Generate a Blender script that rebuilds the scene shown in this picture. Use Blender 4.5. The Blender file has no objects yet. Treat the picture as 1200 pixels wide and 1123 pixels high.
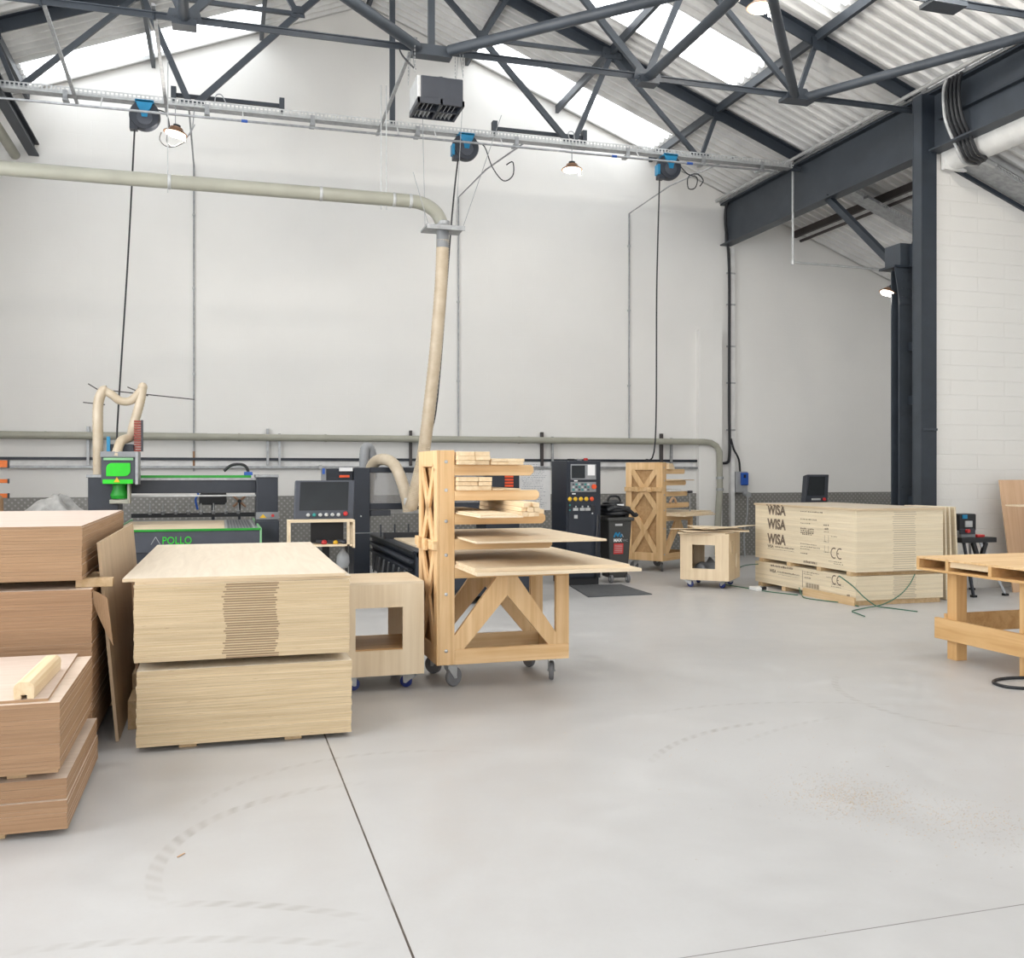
import bpy, bmesh, math, random
from mathutils import Vector, Matrix
random.seed(7)
SC = bpy.context.scene
COL = SC.collection
pi = math.pi
ORG = {}

# ------------------------------------------------------------------ geometry helpers
class MB:
    def __init__(s):
        s.v = []; s.f = []
    def add(s, vs, fs):
        o = len(s.v)
        s.v += [tuple(v) for v in vs]
        s.f += [tuple(i + o for i in f) for f in fs]
        return s
    def box(s, x0, x1, y0, y1, z0, z1):
        return s.add([(x0,y0,z0),(x1,y0,z0),(x1,y1,z0),(x0,y1,z0),(x0,y0,z1),(x1,y0,z1),(x1,y1,z1),(x0,y1,z1)],
                     [(0,3,2,1),(4,5,6,7),(0,1,5,4),(1,2,6,5),(2,3,7,6),(3,0,4,7)])
    def bar(s, p0, p1, w, h, up=(0,0,1)):
        """rectangular bar from p0 to p1; w across, h along up"""
        p0 = Vector(p0); p1 = Vector(p1); d = (p1-p0).normalized(); up = Vector(up)
        a = d.cross(up)
        if a.length < 1e-4: a = d.cross(Vector((1,0,0)))
        a.normalize(); b = a.cross(d).normalized()
        a = a*w/2; b = b*h/2
        vs = [p0-a-b,p0+a-b,p0+a+b,p0-a+b,p1-a-b,p1+a-b,p1+a+b,p1-a+b]
        return s.add(vs, [(0,1,2,3),(7,6,5,4),(0,4,5,1),(1,5,6,2),(2,6,7,3),(3,7,4,0)])
    def ang(s, p0, p1, w, t, up=(0,0,1)):
        """T-shaped pair of angles: flat flange plus a stem"""
        p0 = Vector(p0); p1 = Vector(p1); d = (p1-p0).normalized(); up = Vector(up)
        a = d.cross(up).normalized(); b = a.cross(d).normalized()
        s.bar(p0+b*(w/2-t/2), p1+b*(w/2-t/2), w, t, up)
        return s.bar(p0, p1, t*1.6, w, up)
    def path(s, pts, r, n=10, res=0, cap=True, rad=None):
        pts = [Vector(p) for p in pts]
        if res:
            q = []
            P = [pts[0]] + pts + [pts[-1]]
            for i in range(1, len(P)-2):
                for k in range(res):
                    t = k/res; a,b,c,d = P[i-1],P[i],P[i+1],P[i+2]
                    q.append(0.5*((2*b)+(c-a)*t+(2*a-5*b+4*c-d)*t*t+(3*b-a-3*c+d)*t*t*t))
            q.append(pts[-1]); pts = q
        m = len(pts); vs = []; fs = []
        t0 = (pts[1]-pts[0]).normalized()
        u = t0.cross(Vector((0,0,1)))
        if u.length < 1e-3: u = t0.cross(Vector((1,0,0)))
        u.normalize()
        for i,p in enumerate(pts):
            t = (pts[min(i+1,m-1)]-pts[max(i-1,0)]).normalized()
            u = (u - t*u.dot(t)).normalized(); w = t.cross(u)
            rr = r if rad is None else rad(i/(m-1), i)
            for k in range(n):
                a = 2*pi*k/n
                vs.append(p + u*math.cos(a)*rr + w*math.sin(a)*rr)
        for i in range(m-1):
            for k in range(n):
                k2 = (k+1) % n
                fs.append((i*n+k, i*n+k2, (i+1)*n+k2, (i+1)*n+k))
        if cap:
            fs.append(tuple(range(n-1,-1,-1))); fs.append(tuple((m-1)*n+k for k in range(n)))
        return s.add(vs, fs)
    def cyl(s, p0, p1, r, n=14):
        return s.path([p0, p1], r, n)
    def lathe(s, prof, org=(0,0,0), ax=(0,0,1), n=20):
        """prof: (radius, height) pairs along ax"""
        ax = Vector(ax).normalized(); u = ax.cross(Vector((1,0,0)))
        if u.length < 1e-3: u = ax.cross(Vector((0,1,0)))
        u.normalize(); w = ax.cross(u); o = Vector(org); vs = []; fs = []
        for r,h in prof:
            for k in range(n):
                a = 2*pi*k/n
                vs.append(o + ax*h + (u*math.cos(a)+w*math.sin(a))*max(r,1e-4))
        m = len(prof)
        for i in range(m-1):
            for k in range(n):
                k2 = (k+1)%n
                fs.append((i*n+k,i*n+k2,(i+1)*n+k2,(i+1)*n+k))
        fs.append(tuple(range(n-1,-1,-1))); fs.append(tuple((m-1)*n+k for k in range(n)))
        return s.add(vs, fs)
    def prism(s, poly, axis, a, b):
        """poly of 2D points; axis 'x': (y,z) 'y': (x,z) 'z': (x,y); extruded from a to b"""
        f = {'x':lambda p,t:(t,p[0],p[1]),'y':lambda p,t:(p[0],t,p[1]),'z':lambda p,t:(p[0],p[1],t)}[axis]
        n = len(poly)
        vs = [f(p,a) for p in poly]+[f(p,b) for p in poly]
        fs = [tuple(range(n)), tuple(range(2*n-1,n-1,-1))]+[(i,(i+1)%n,n+(i+1)%n,n+i) for i in range(n)]
        return s.add(vs, fs)
    def frame(s, x0,x1,z0,z1, hx0,hx1,hz0,hz1, y0,y1, axis='y'):
        """panel with one rectangular opening"""
        def bx(a0,a1,c0,c1):
            if axis == 'y': s.box(a0,a1,y0,y1,c0,c1)
            else: s.box(y0,y1,a0,a1,c0,c1)
        bx(x0,hx0,z0,z1); bx(hx1,x1,z0,z1); bx(hx0,hx1,z0,hz0); bx(hx0,hx1,hz1,z1)
        return s
    def xf(s, M):
        s.v = [tuple(M @ Vector(v)) for v in s.v]; return s
    def build(s, name, mat, parent=None, smooth=False, bev=0, kind=None):
        o0 = Vector((0,0,0))
        if parent is not None: o0 = ORG.get(parent.name, Vector((0,0,0)))
        me = bpy.data.meshes.new(name)
        me.from_pydata([Vector(v)-o0 for v in s.v], [], s.f)
        bm = bmesh.new(); bm.from_mesh(me)
        bmesh.ops.recalc_face_normals(bm, faces=bm.faces)
        bm.to_mesh(me); bm.free()
        if smooth:
            me.polygons.foreach_set('use_smooth', [True]*len(me.polygons))
            me.set_sharp_from_angle(angle=math.radians(38))
        me.materials.append(mat)
        o = bpy.data.objects.new(name, me); COL.objects.link(o)
        if parent is not None:
            o.parent = parent; ORG[o.name] = o0
        if bev:
            b = o.modifiers.new('bevel','BEVEL'); b.width = bev; b.segments = 2; b.limit_method = 'ANGLE'
        if kind: o['kind'] = kind
        return o

def tag(o, label, cat, group=None, kind=None):
    o['label'] = label; o['category'] = cat
    if group: o['group'] = group
    if kind: o['kind'] = kind
    return o
def thing(name, label, cat, loc=(0,0,0), group=None):
    o = bpy.data.objects.new(name, None); COL.objects.link(o)
    o.location = loc; o.empty_display_size = .1; ORG[o.name] = Vector(loc)
    return tag(o, label, cat, group)
def struct(o, label, cat):
    o['kind'] = 'structure'; o['label'] = label; o['category'] = cat; return o
def recenter(o):
    """move a one-mesh thing's origin to its lowest centre"""
    me = o.data; xs = [v.co for v in me.vertices]
    c = Vector(((min(v.x for v in xs)+max(v.x for v in xs))/2, (min(v.y for v in xs)+max(v.y for v in xs))/2, min(v.z for v in xs)))
    me.transform(Matrix.Translation(-c)); o.location = o.location + c
    return o
def copy_tree(o, parent=None):
    kids = list(o.children)
    c = o.copy(); COL.objects.link(c); c.parent = parent
    if 'category' in c and parent is not None: del c['category']
    for k in kids: copy_tree(k, c)
    return c
def text_geo(s, size=1.0, bold=0.0):
    cu = bpy.data.curves.new('lettering', 'FONT'); cu.body = s; cu.size = size; cu.offset = bold; cu.resolution_u = 3
    o = bpy.data.objects.new('lettering', cu); COL.objects.link(o)
    dg = bpy.context.evaluated_depsgraph_get()
    me = bpy.data.meshes.new_from_object(o.evaluated_get(dg))
    vs = [tuple(v.co) for v in me.vertices]; fs = [tuple(p.vertices) for p in me.polygons]
    bpy.data.objects.remove(o); bpy.data.curves.remove(cu); bpy.data.meshes.remove(me)
    return vs, fs
def text_on(mb, s, size, org, U, V, bold=0, xs=1.0):
    vs, fs = text_geo(s, size, bold); U = Vector(U); V = Vector(V); o = Vector(org)
    mb.add([o + U*v[0]*xs + V*v[1] for v in vs], fs)
    return max(v[0] for v in vs)*xs

# ------------------------------------------------------------------ materials
def new_mat(name):
    m = bpy.data.materials.new(name); m.use_nodes = True
    nt = m.node_tree; return m, nt, nt.nodes['Principled BSDF']
def node(nt, t, **kw):
    n = nt.nodes.new(t)
    for k,v in kw.items():
        if k in ('inp',):
            for kk,vv in v.items(): n.inputs[kk].default_value = vv
        else: setattr(n, k, v)
    return n
def L(nt, a, b): nt.links.new(a, b)
def mth(nt, op, a, b=None, c=None, clamp=False):
    n = nt.nodes.new('ShaderNodeMath'); n.operation = op; n.use_clamp = clamp
    for i,x in enumerate((a,b,c)):
        if x is None: continue
        if isinstance(x,(int,float)): n.inputs[i].default_value = x
        else: nt.links.new(x, n.inputs[i])
    return n.outputs[0]
def mixc(nt, f, a, b):
    n = nt.nodes.new('ShaderNodeMix'); n.data_type = 'RGBA'
    for i,x in ((0,f),(6,a),(7,b)):
        if isinstance(x,(int,float)): n.inputs[i].default_value = x
        elif isinstance(x,tuple): n.inputs[i].default_value = (*x[:3],1)
        else: nt.links.new(x, n.inputs[i])
    return n.outputs[2]
def rng(nt, x, a, b, c=0.0, d=1.0):
    n = nt.nodes.new('ShaderNodeMapRange'); nt.links.new(x, n.inputs[0])
    for i,v in enumerate((a,b,c,d)): n.inputs[i+1].default_value = v
    return n.outputs[0]
def coords(nt, kind='Object', scale=(1,1,1), loc=(0,0,0)):
    tc = nt.nodes.new('ShaderNodeTexCoord'); mp = nt.nodes.new('ShaderNodeMapping')
    mp.inputs['Scale'].default_value = scale; mp.inputs['Location'].default_value = loc
    nt.links.new(tc.outputs[kind], mp.inputs[0]); return mp.outputs[0]
def noise(nt, vec, scale=5, detail=4, rough=.55, dist=0):
    n = nt.nodes.new('ShaderNodeTexNoise'); n.inputs['Scale'].default_value = scale
    n.inputs['Detail'].default_value = detail; n.inputs['Roughness'].default_value = rough; n.inputs['Distortion'].default_value = dist
    if vec is not None: nt.links.new(vec, n.inputs['Vector'])
    return n.outputs['Fac']
def bump(nt, bsdf, h, strength=.3, dist=.01):
    b = nt.nodes.new('ShaderNodeBump'); b.inputs['Strength'].default_value = strength; b.inputs['Distance'].default_value = dist
    nt.links.new(h, b.inputs['Height']); nt.links.new(b.outputs[0], bsdf.inputs['Normal'])
def plain(name, col, rough=.5, metal=0, var=.06, scale=6, spec=.5):
    m, nt, b = new_mat(name)
    f = noise(nt, coords(nt), scale, 4)
    c2 = tuple(max(0,c*(1-2.5*var)) for c in col)
    L(nt, mixc(nt, rng(nt, f, .35,.7), c2, col), b.inputs['Base Color'])
    b.inputs['Roughness'].default_value = rough; b.inputs['Metallic'].default_value = metal
    b.inputs['Specular IOR Level'].default_value = spec
    return m
def emit(name, col, strength):
    m, nt, b = new_mat(name)
    b.inputs['Base Color'].default_value = (*col,1)
    b.inputs['Emission Color'].default_value = (*col,1); b.inputs['Emission Strength'].default_value = strength
    return m
def wood(name, c1, c2, axis='x', sc=1.0, rough=.55, knots=0.0, layers=None, ck=(.25,.13,.05)):
    """grain runs along axis (object coordinates)"""
    m, nt, b = new_mat(name)
    s = {'x':(.35,9,9),'y':(9,.35,9),'z':(9,9,.35)}[axis]
    oi = node(nt,'ShaderNodeObjectInfo')
    tc = node(nt,'ShaderNodeTexCoord')
    add = node(nt,'ShaderNodeVectorMath', operation='ADD')
    mul = node(nt,'ShaderNodeVectorMath', operation='SCALE'); L(nt, oi.outputs['Random'], mul.inputs['Scale']); mul.inputs[0].default_value = (13.1,7.7,5.3)
    L(nt, tc.outputs['Object'], add.inputs[0]); L(nt, mul.outputs[0], add.inputs[1])
    mp = node(nt,'ShaderNodeMapping'); mp.inputs['Scale'].default_value = tuple(q*sc for q in s); L(nt, add.outputs[0], mp.inputs[0])
    n1 = noise(nt, mp.outputs[0], 3.0, 6, .6, .6)
    n2 = noise(nt, add.outputs[0], 2.2, 3)
    f = mth(nt,'ADD', mth(nt,'MULTIPLY', n1, .75), mth(nt,'MULTIPLY', n2, .25))
    col = mixc(nt, rng(nt, f, .36,.64), c1, c2)
    hsv = node(nt,'ShaderNodeHueSaturation'); L(nt, col, hsv.inputs['Color'])
    L(nt, rng(nt, oi.outputs['Random'],0,1,.93,1.05), hsv.inputs['Value']); col = hsv.outputs[0]
    if knots:
        vo = node(nt,'ShaderNodeTexVoronoi'); vo.inputs['Scale'].default_value = knots; L(nt, add.outputs[0], vo.inputs['Vector'])
        col = mixc(nt, rng(nt, vo.outputs['Distance'], .05,.0), col, ck)
    L(nt, col, b.inputs['Base Color']); b.inputs['Roughness'].default_value = rough
    b.inputs['Specular IOR Level'].default_value = .3
    bump(nt, b, n1, .08, .004)
    return m
def sheet_mat(name, face1, face2, edge1, edge2, dark, knots=.6, band=None, bandcol=(.30,.22,.14), grain='y', rough=.55):
    """sheet goods: grained faces, streaky layered edges; band=(axis,lo,hi,zfrac) darkens the low half of each edge between lo and hi"""
    m, nt, b = new_mat(name)
    oi = node(nt,'ShaderNodeObjectInfo'); tc = node(nt,'ShaderNodeTexCoord')
    add = node(nt,'ShaderNodeVectorMath', operation='ADD')
    mul = node(nt,'ShaderNodeVectorMath', operation='SCALE'); L(nt, oi.outputs['Random'], mul.inputs['Scale']); mul.inputs[0].default_value = (23.1,17.7,9.3)
    L(nt, tc.outputs['Object'], add.inputs[0]); L(nt, mul.outputs[0], add.inputs[1])
    sep = node(nt,'ShaderNodeSeparateXYZ'); L(nt, tc.outputs['Normal'], sep.inputs[0])
    isface = mth(nt,'GREATER_THAN', mth(nt,'ABSOLUTE', sep.outputs[2]), .5)
    mp = node(nt,'ShaderNodeMapping'); mp.inputs['Scale'].default_value = (7,.5,7) if grain=='y' else (.5,7,7); L(nt, add.outputs[0], mp.inputs[0])
    nf = noise(nt, mp.outputs[0], 2.4, 6, .62, 1.2)
    face = mixc(nt, rng(nt, nf, .3,.7), face1, face2)
    mp2 = node(nt,'ShaderNodeMapping'); mp2.inputs['Scale'].default_value = (1.6,1.6,150); L(nt, add.outputs[0], mp2.inputs[0])
    ne = noise(nt, mp2.outputs[0], 1.5, 5, .65)
    edge = mixc(nt, rng(nt, ne, .3,.7), edge1, edge2)
    mp3 = node(nt,'ShaderNodeMapping'); mp3.inputs['Scale'].default_value = (11,11,190); L(nt, add.outputs[0], mp3.inputs[0])
    nd = noise(nt, mp3.outputs[0], 1.0, 2, .5)
    edge = mixc(nt, mth(nt,'MULTIPLY', rng(nt, nd, .70,.78), knots), edge, dark)
    if band:
        ax, lo, hi, zlim = band
        so = node(nt,'ShaderNodeSeparateXYZ'); L(nt, tc.outputs['Object'], so.inputs[0])
        q = so.outputs[{'x':0,'y':1}[ax]]
        wob = mth(nt,'MULTIPLY', mth(nt,'SUBTRACT', oi.outputs['Random'], .5), .03)
        q = mth(nt,'ADD', q, wob)
        msk = mth(nt,'MULTIPLY', mth(nt,'GREATER_THAN', q, lo), mth(nt,'LESS_THAN', q, hi))
        msk = mth(nt,'MULTIPLY', msk, mth(nt,'LESS_THAN', so.outputs[2], zlim))
        edge = mixc(nt, mth(nt,'MULTIPLY', msk, .8), edge, bandcol)
    hsv = node(nt,'ShaderNodeHueSaturation'); L(nt, mixc(nt, isface, edge, face), hsv.inputs['Color'])
    L(nt, rng(nt, oi.outputs['Random'],0,1,.92,1.04), hsv.inputs['Value'])
    L(nt, hsv.outputs[0], b.inputs['Base Color'])
    b.inputs['Roughness'].default_value = rough; b.inputs['Specular IOR Level'].default_value = .3
    return m

M = {}
M['steel'] = plain('painted_steel', (.043,.053,.067), .5, 0, .1, 3)
M['steel_dark'] = plain('dark_painted_steel', (.022,.03,.042), .5, 0, .1, 3)
M['steel_rust'] = plain('brown_primed_steel', (.06,.05,.05), .6, 0, .1, 3)
M['galv'] = plain('galvanised_steel', (.42,.43,.44), .45, .7, .12, 14)
M['galv_light'] = plain('pale_zinc', (.55,.56,.56), .5, .45, .08, 10)
M['bolt'] = plain('zinc_bolt', (.5,.5,.5), .35, .9)
M['black'] = plain('black_plastic', (.012,.013,.016), .45)
M['navy'] = plain('blue_black_enamel', (.010,.015,.026), .42, 0, .08, 3)
M['charcoal'] = plain('charcoal_enamel', (.028,.033,.045), .45)
M['slate'] = plain('slate_enamel', (.06,.067,.085), .45)
M['greymetal'] = plain('grey_enamel', (.25,.26,.27), .45)
M['screen'] = plain('dark_glass_screen', (.018,.022,.026), .15)
M['green'] = plain('green_enamel', (.012,.30,.022), .45)
M['green_bright'] = plain('bright_green_panel', (.02,.62,.015), .5)
M['green_pale'] = plain('pale_green_enamel', (.25,.52,.27), .5)
M['duct'] = plain('beige_grey_pvc', (.355,.35,.29), .45, 0, .05, 3)
M['pvc_white'] = plain('white_pvc', (.72,.72,.71), .4)
M['white'] = plain('white_paint', (.78,.78,.76), .6)
M['grey_plastic'] = plain('grey_plastic', (.33,.34,.35), .45)
M['grey_rubber'] = plain('grey_rubber', (.16,.16,.165), .6)
M['wheel_blue'] = plain('blue_wheel', (.015,.03,.16), .4)
M['blue'] = plain('bright_blue_plastic', (.01,.22,.42), .4)
M['isoblue'] = plain('blue_isolator', (.015,.09,.42), .4)
M['red'] = plain('red_plastic', (.55,.03,.03), .4)
M['orange'] = plain('orange_enamel', (.75,.16,.01), .45)
M['orange_red'] = plain('orange_red_print', (.8,.09,.02), .5)
M['yellow'] = plain('yellow_plastic', (.75,.45,.02), .45)
M['teal'] = plain('teal_plastic', (.02,.25,.23), .4)
M['paper'] = plain('white_paper', (.80,.80,.80), .7, 0, .02)
M['ink'] = plain('black_ink', (.12,.10,.09), .8)
M['ink_print'] = plain('brown_black_stencil', (.17,.125,.09), .85)
M['ink_faint'] = plain('faded_ink', (.33,.28,.22), .85)
M['ink_grey'] = plain('grey_pen', (.42,.43,.47), .8)
M['strap'] = plain('green_strap', (.05,.16,.10), .4)
M['mat'] = plain('grey_rubber_mat', (.10,.105,.11), .8, 0, .12, 40)
M['bin'] = plain('dark_grey_bin', (.045,.046,.044), .5)
M['rag_dark'] = plain('dark_grey_sheeting', (.24,.25,.26), .6, 0, .15, 8)
M['rag'] = plain('grey_sheeting', (.50,.49,.47), .6, 0, .15, 8)
M['card'] = plain('brown_card', (.36,.22,.12), .8)
M['copper'] = plain('bronze_shade', (.35,.20,.12), .35, .6)
M['lens'] = emit('lamp_lens', (1.0,.93,.80), 14)
M['chain_red'] = plain('red_brown_chain', (.28,.05,.03), .5)
M['ply_pale'] = wood('pale_ply', (.68,.53,.35), (.80,.67,.49), 'x', .8)
M['ply_box'] = wood('box_ply', (.66,.51,.33), (.80,.66,.47), 'z', .5, knots=1.6)
M['spruce'] = wood('spruce_ply', (.63,.39,.18), (.80,.56,.31), 'z', .7, knots=2.2)
M['spruce_x'] = wood('spruce_ply_long', (.63,.39,.18), (.80,.57,.32), 'x', .7, knots=2.0)
M['spruce_in'] = wood('spruce_inner', (.45,.26,.11), (.60,.38,.19), 'x', .7)
M['pine'] = wood('pine', (.70,.52,.31), (.82,.66,.45), 'y', 1.0, knots=2.5)
M['pine_orange'] = wood('orange_pine', (.55,.31,.12), (.70,.45,.21), 'y', .6, knots=1.4)
M['pine_orange_z'] = wood('orange_pine_post', (.55,.31,.12), (.70,.45,.21), 'z', .6, knots=1.2)
M['bearer'] = wood('bearer_pine', (.55,.37,.19), (.68,.50,.30), 'y', 1.0)
M['beech'] = wood('beech_ply', (.52,.33,.20), (.62,.42,.27), 'z', .5)
M['ply_face'] = wood('grey_ply_face', (.50,.37,.24), (.60,.46,.31), 'z', .5)
M['birch'] = sheet_mat('birch_sheet', (.76,.65,.49), (.83,.74,.60), (.50,.37,.21), (.73,.58,.38), (.17,.10,.05))
M['birch_band'] = sheet_mat('banded_birch_sheet', (.76,.65,.49), (.83,.74,.60), (.50,.37,.21), (.73,.58,.38), (.17,.10,.05), .6, ('x',-.115,.185,.0085), (.22,.14,.08))
M['birch_pale'] = sheet_mat('printed_birch_sheet', (.78,.68,.52), (.85,.77,.62), (.68,.56,.38), (.84,.74,.56), (.25,.16,.08), .4, ('x',-.10,.22,.009), (.42,.35,.26))
M['top_birch'] = sheet_mat('clean_birch_sheet', (.60,.51,.40), (.69,.60,.48), (.55,.41,.25), (.74,.60,.42), (.25,.16,.08), .3)
M['mdf'] = sheet_mat('veneered_mdf_sheet', (.60,.48,.38), (.69,.57,.47), (.29,.165,.088), (.42,.26,.148), (.28,.15,.08), .3, grain='x')
M['mdf_pale'] = sheet_mat('pale_faced_sheet', (.55,.44,.365), (.64,.53,.455), (.32,.19,.10), (.45,.29,.17), (.28,.15,.08), .3, grain='x')
# ------------------------------------------------------------------ setting materials
def wall_paint(name, col, course=.225, blk=.45, strength=.25):
    m, nt, b = new_mat(name)
    tc = node(nt,'ShaderNodeTexCoord'); sp = node(nt,'ShaderNodeSeparateXYZ'); L(nt, tc.outputs['Object'], sp.inputs[0])
    cb = node(nt,'ShaderNodeCombineXYZ'); L(nt, mth(nt,'ADD', sp.outputs[0], sp.outputs[1]), cb.inputs[0]); L(nt, sp.outputs[2], cb.inputs[1])
    br = node(nt,'ShaderNodeTexBrick'); L(nt, cb.outputs[0], br.inputs['Vector'])
    br.inputs['Scale'].default_value = 1; br.inputs['Brick Width'].default_value = blk; br.inputs['Row Height'].default_value = course
    br.inputs['Mortar Size'].default_value = .006; br.inputs['Mortar Smooth'].default_value = .6
    br.inputs['Color1'].default_value = (1,1,1,1); br.inputs['Color2'].default_value = (.93,.93,.93,1); br.inputs['Mortar'].default_value = (.3,.3,.3,1)
    n1 = noise(nt, tc.outputs['Object'], .6, 5); n2 = noise(nt, tc.outputs['Object'], 30, 4)
    L(nt, mixc(nt, rng(nt, n1,.3,.75), col, tuple(c*.93 for c in col)), b.inputs['Base Color'])
    h = mth(nt,'ADD', br.outputs['Fac'], mth(nt,'MULTIPLY', n2, -.45))
    bump(nt, b, mth(nt,'MULTIPLY', h, -1), strength, .012)
    b.inputs['Roughness'].default_value = .75; b.inputs['Specular IOR Level'].default_value = .25
    return m
M['wall'] = wall_paint('painted_blockwork', (.77,.76,.735), .225, .45, .10)
M['brick'] = wall_paint('painted_brickwork', (.74,.725,.69), .205, .9, .55)

m, nt, b = new_mat('chequer_plate')
tc = node(nt,'ShaderNodeTexCoord'); sp = node(nt,'ShaderNodeSeparateXYZ'); L(nt, tc.outputs['Object'], sp.inputs[0])
k = 2*pi/.092
u = mth(nt,'MULTIPLY', sp.outputs[0], k); w = mth(nt,'MULTIPLY', sp.outputs[2], k)
lob = mth(nt,'MULTIPLY', mth(nt,'SINE', u), mth(nt,'SINE', w))
ht = rng(nt, lob, .25, .75)
n1 = noise(nt, tc.outputs['Object'], 1.4, 4)
base = mixc(nt, rng(nt, n1, .3,.7), (.20,.195,.18), (.27,.265,.25))
L(nt, mixc(nt, ht, base, (.36,.355,.34)), b.inputs['Base Color'])
b.inputs['Metallic'].default_value = .35; b.inputs['Roughness'].default_value = .42
bump(nt, b, ht, .5, .005); M['chequer'] = m

m, nt, b = new_mat('fibre_cement_sheet')
n1 = noise(nt, coords(nt,'Object',(3,.5,3)), 1.0, 5)
L(nt, mixc(nt, rng(nt, n1,.3,.7), (.62,.62,.61), (.74,.74,.73)), b.inputs['Base Color'])
b.inputs['Roughness'].default_value = .8; b.inputs['Specular IOR Level'].default_value = .2; M['roof'] = m

m, nt, b = new_mat('rooflight_sheet')
n1 = noise(nt, coords(nt,'Object',(.6,6,.6)), 1.2, 3)
L(nt, mixc(nt, rng(nt, n1,.3,.7), (.82,.86,.88), (.92,.93,.93)), b.inputs['Base Color'])
L(nt, mixc(nt, rng(nt, n1,.3,.7), (.86,.93,1.0), (1.0,1.0,1.0)), b.inputs['Emission Color'])
b.inputs['Emission Strength'].default_value = 2.3
b.inputs['Roughness'].default_value = .4; M['rooflight'] = m
M['sidelight'] = emit('unseen_side_glow', (.96,.98,1.0), 5.4)  # glow for the assumed side windows, which are out of view

# polished concrete: mottling, two saw-cut joints and curved tyre marks
m, nt, b = new_mat('polished_concrete')
tc = node(nt,'ShaderNodeTexCoord'); sp = node(nt,'ShaderNodeSeparateXYZ'); L(nt, tc.outputs['Object'], sp.inputs[0])
X, Y = sp.outputs[0], sp.outputs[1]
n1 = noise(nt, tc.outputs['Object'], .45, 6, .6, .8); n2 = noise(nt, tc.outputs['Object'], 3.5, 5, .65); n3 = noise(nt, tc.outputs['Object'], 60, 2)
f = mth(nt,'ADD', mth(nt,'MULTIPLY', n1,.6), mth(nt,'MULTIPLY', n2,.4))
col = mixc(nt, rng(nt, f, .35,.65), (.43,.42,.41), (.51,.503,.495))
col = mixc(nt, mth(nt,'MULTIPLY', rng(nt, n3,.55,.75), .10), col, (.40,.38,.36))
mk = None
for cx, cy, r, a0, a1, wd, st in [(.68,4.11,.93,84,200,.075,.55),(.88,4.47,1.08,50,170,.05,.3),(3.45,4.06,1.47,90,145,.06,.6),(3.29,3.85,2.17,50,108,.05,.35),
                              (5.51,5.72,1.24,125,235,.06,.45),(-.74,.99,2.61,60,92,.06,.35),(-.5,2.26,1.6,50,80,.06,.55),(4.21,3.31,2.22,95,128,.05,.25)]:
    dx = mth(nt,'SUBTRACT', X, cx); dy = mth(nt,'SUBTRACT', Y, cy)
    d = mth(nt,'SQRT', mth(nt,'ADD', mth(nt,'MULTIPLY',dx,dx), mth(nt,'MULTIPLY',dy,dy)))
    ring = rng(nt, mth(nt,'ABSOLUTE', mth(nt,'SUBTRACT', d, r)), wd*.5, wd*.35)
    st *= 1.35; am = (a0+a1)/2; half = math.radians((a1-a0)/2)
    ca, sa = math.cos(math.radians(am)), math.sin(math.radians(am))
    along = mth(nt,'ADD', mth(nt,'MULTIPLY',dx,ca), mth(nt,'MULTIPLY',dy,sa)); across = mth(nt,'SUBTRACT', mth(nt,'MULTIPLY',dy,ca), mth(nt,'MULTIPLY',dx,sa))
    ang = mth(nt,'ARCTAN2', across, along)
    fade = rng(nt, mth(nt,'ABSOLUTE', ang), half, half*.55)
    tread = mth(nt,'ADD', .55, mth(nt,'MULTIPLY', .45, mth(nt,'SINE', mth(nt,'ADD', mth(nt,'MULTIPLY', ang, r/.05*2*pi/2), mth(nt,'MULTIPLY', d, 60)))))
    t = mth(nt,'MULTIPLY', mth(nt,'MULTIPLY', ring, fade), mth(nt,'MULTIPLY', tread, st))
    mk = t if mk is None else mth(nt,'MAXIMUM', mk, t)
mk = mth(nt,'MULTIPLY', mk, rng(nt, n2, .3,.6,.25,1))
col = mixc(nt, mk, col, (.33,.31,.29))
jx = mth(nt,'LESS_THAN', mth(nt,'ABSOLUTE', mth(nt,'SUBTRACT', X, .611)), .0042)
jy = mth(nt,'LESS_THAN', mth(nt,'ABSOLUTE', mth(nt,'SUBTRACT', Y, 2.922)), .003)
col = mixc(nt, mth(nt,'MULTIPLY', mth(nt,'MAXIMUM', jx, mth(nt,'MULTIPLY', jy,.7)), rng(nt, n2,.25,.5,.5,1)), col, (.055,.04,.03))
L(nt, col, b.inputs['Base Color'])
L(nt, rng(nt, n2, .3,.7,.30,.46), b.inputs['Roughness'])
b.inputs['Specular IOR Level'].default_value = .42
bump(nt, b, n2, .03, .004); M['floor'] = m

# ------------------------------------------------------------------ the hall
APX, APZ, PITCH = 2.42, 9.65, .39
YW, X0, X1 = 16.8, -4.7, 14.2
def roof_z(x): return APZ - PITCH*abs(x-APX)
PER = .2; NS = 8; DY = PER/NS
def wave(y): return .045*max(-1,min(1,2.3*math.cos(2*pi*y/PER)+.7))
RL = [(15.7,16.6),(12.6,13.5),(10.0,10.95),(7.15,8.05),(4.35,5.25),(1.6,2.5)]
RL = [(round(a/DY)*DY, round(b_/DY)*DY) for a,b_ in RL]
def corr(mb, segs, y0, y1, zf, skip=None, th=.0):
    """corrugated sheet: segs = list of (xa,xb); rows along y"""
    n = int(round((y1-y0)/DY))
    for xa, xb, holes in segs:
        vs = []; fs = []
        for i in range(n+1):
            y = y0+i*DY
            vs += [(xa,y,zf(xa)+wave(y)),(xb,y,zf(xb)+wave(y))]
        for i in range(n):
            yc = y0+(i+.5)*DY
            if holes and any(a<yc<c for a,c in RL): continue
            fs.append((2*i,2*i+1,2*i+3,2*i+2))
        mb.add(vs, fs)
YS = round(-3/DY)*DY; YE = round(16.9/DY)*DY; YM = round(11.3/DY)*DY
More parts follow.
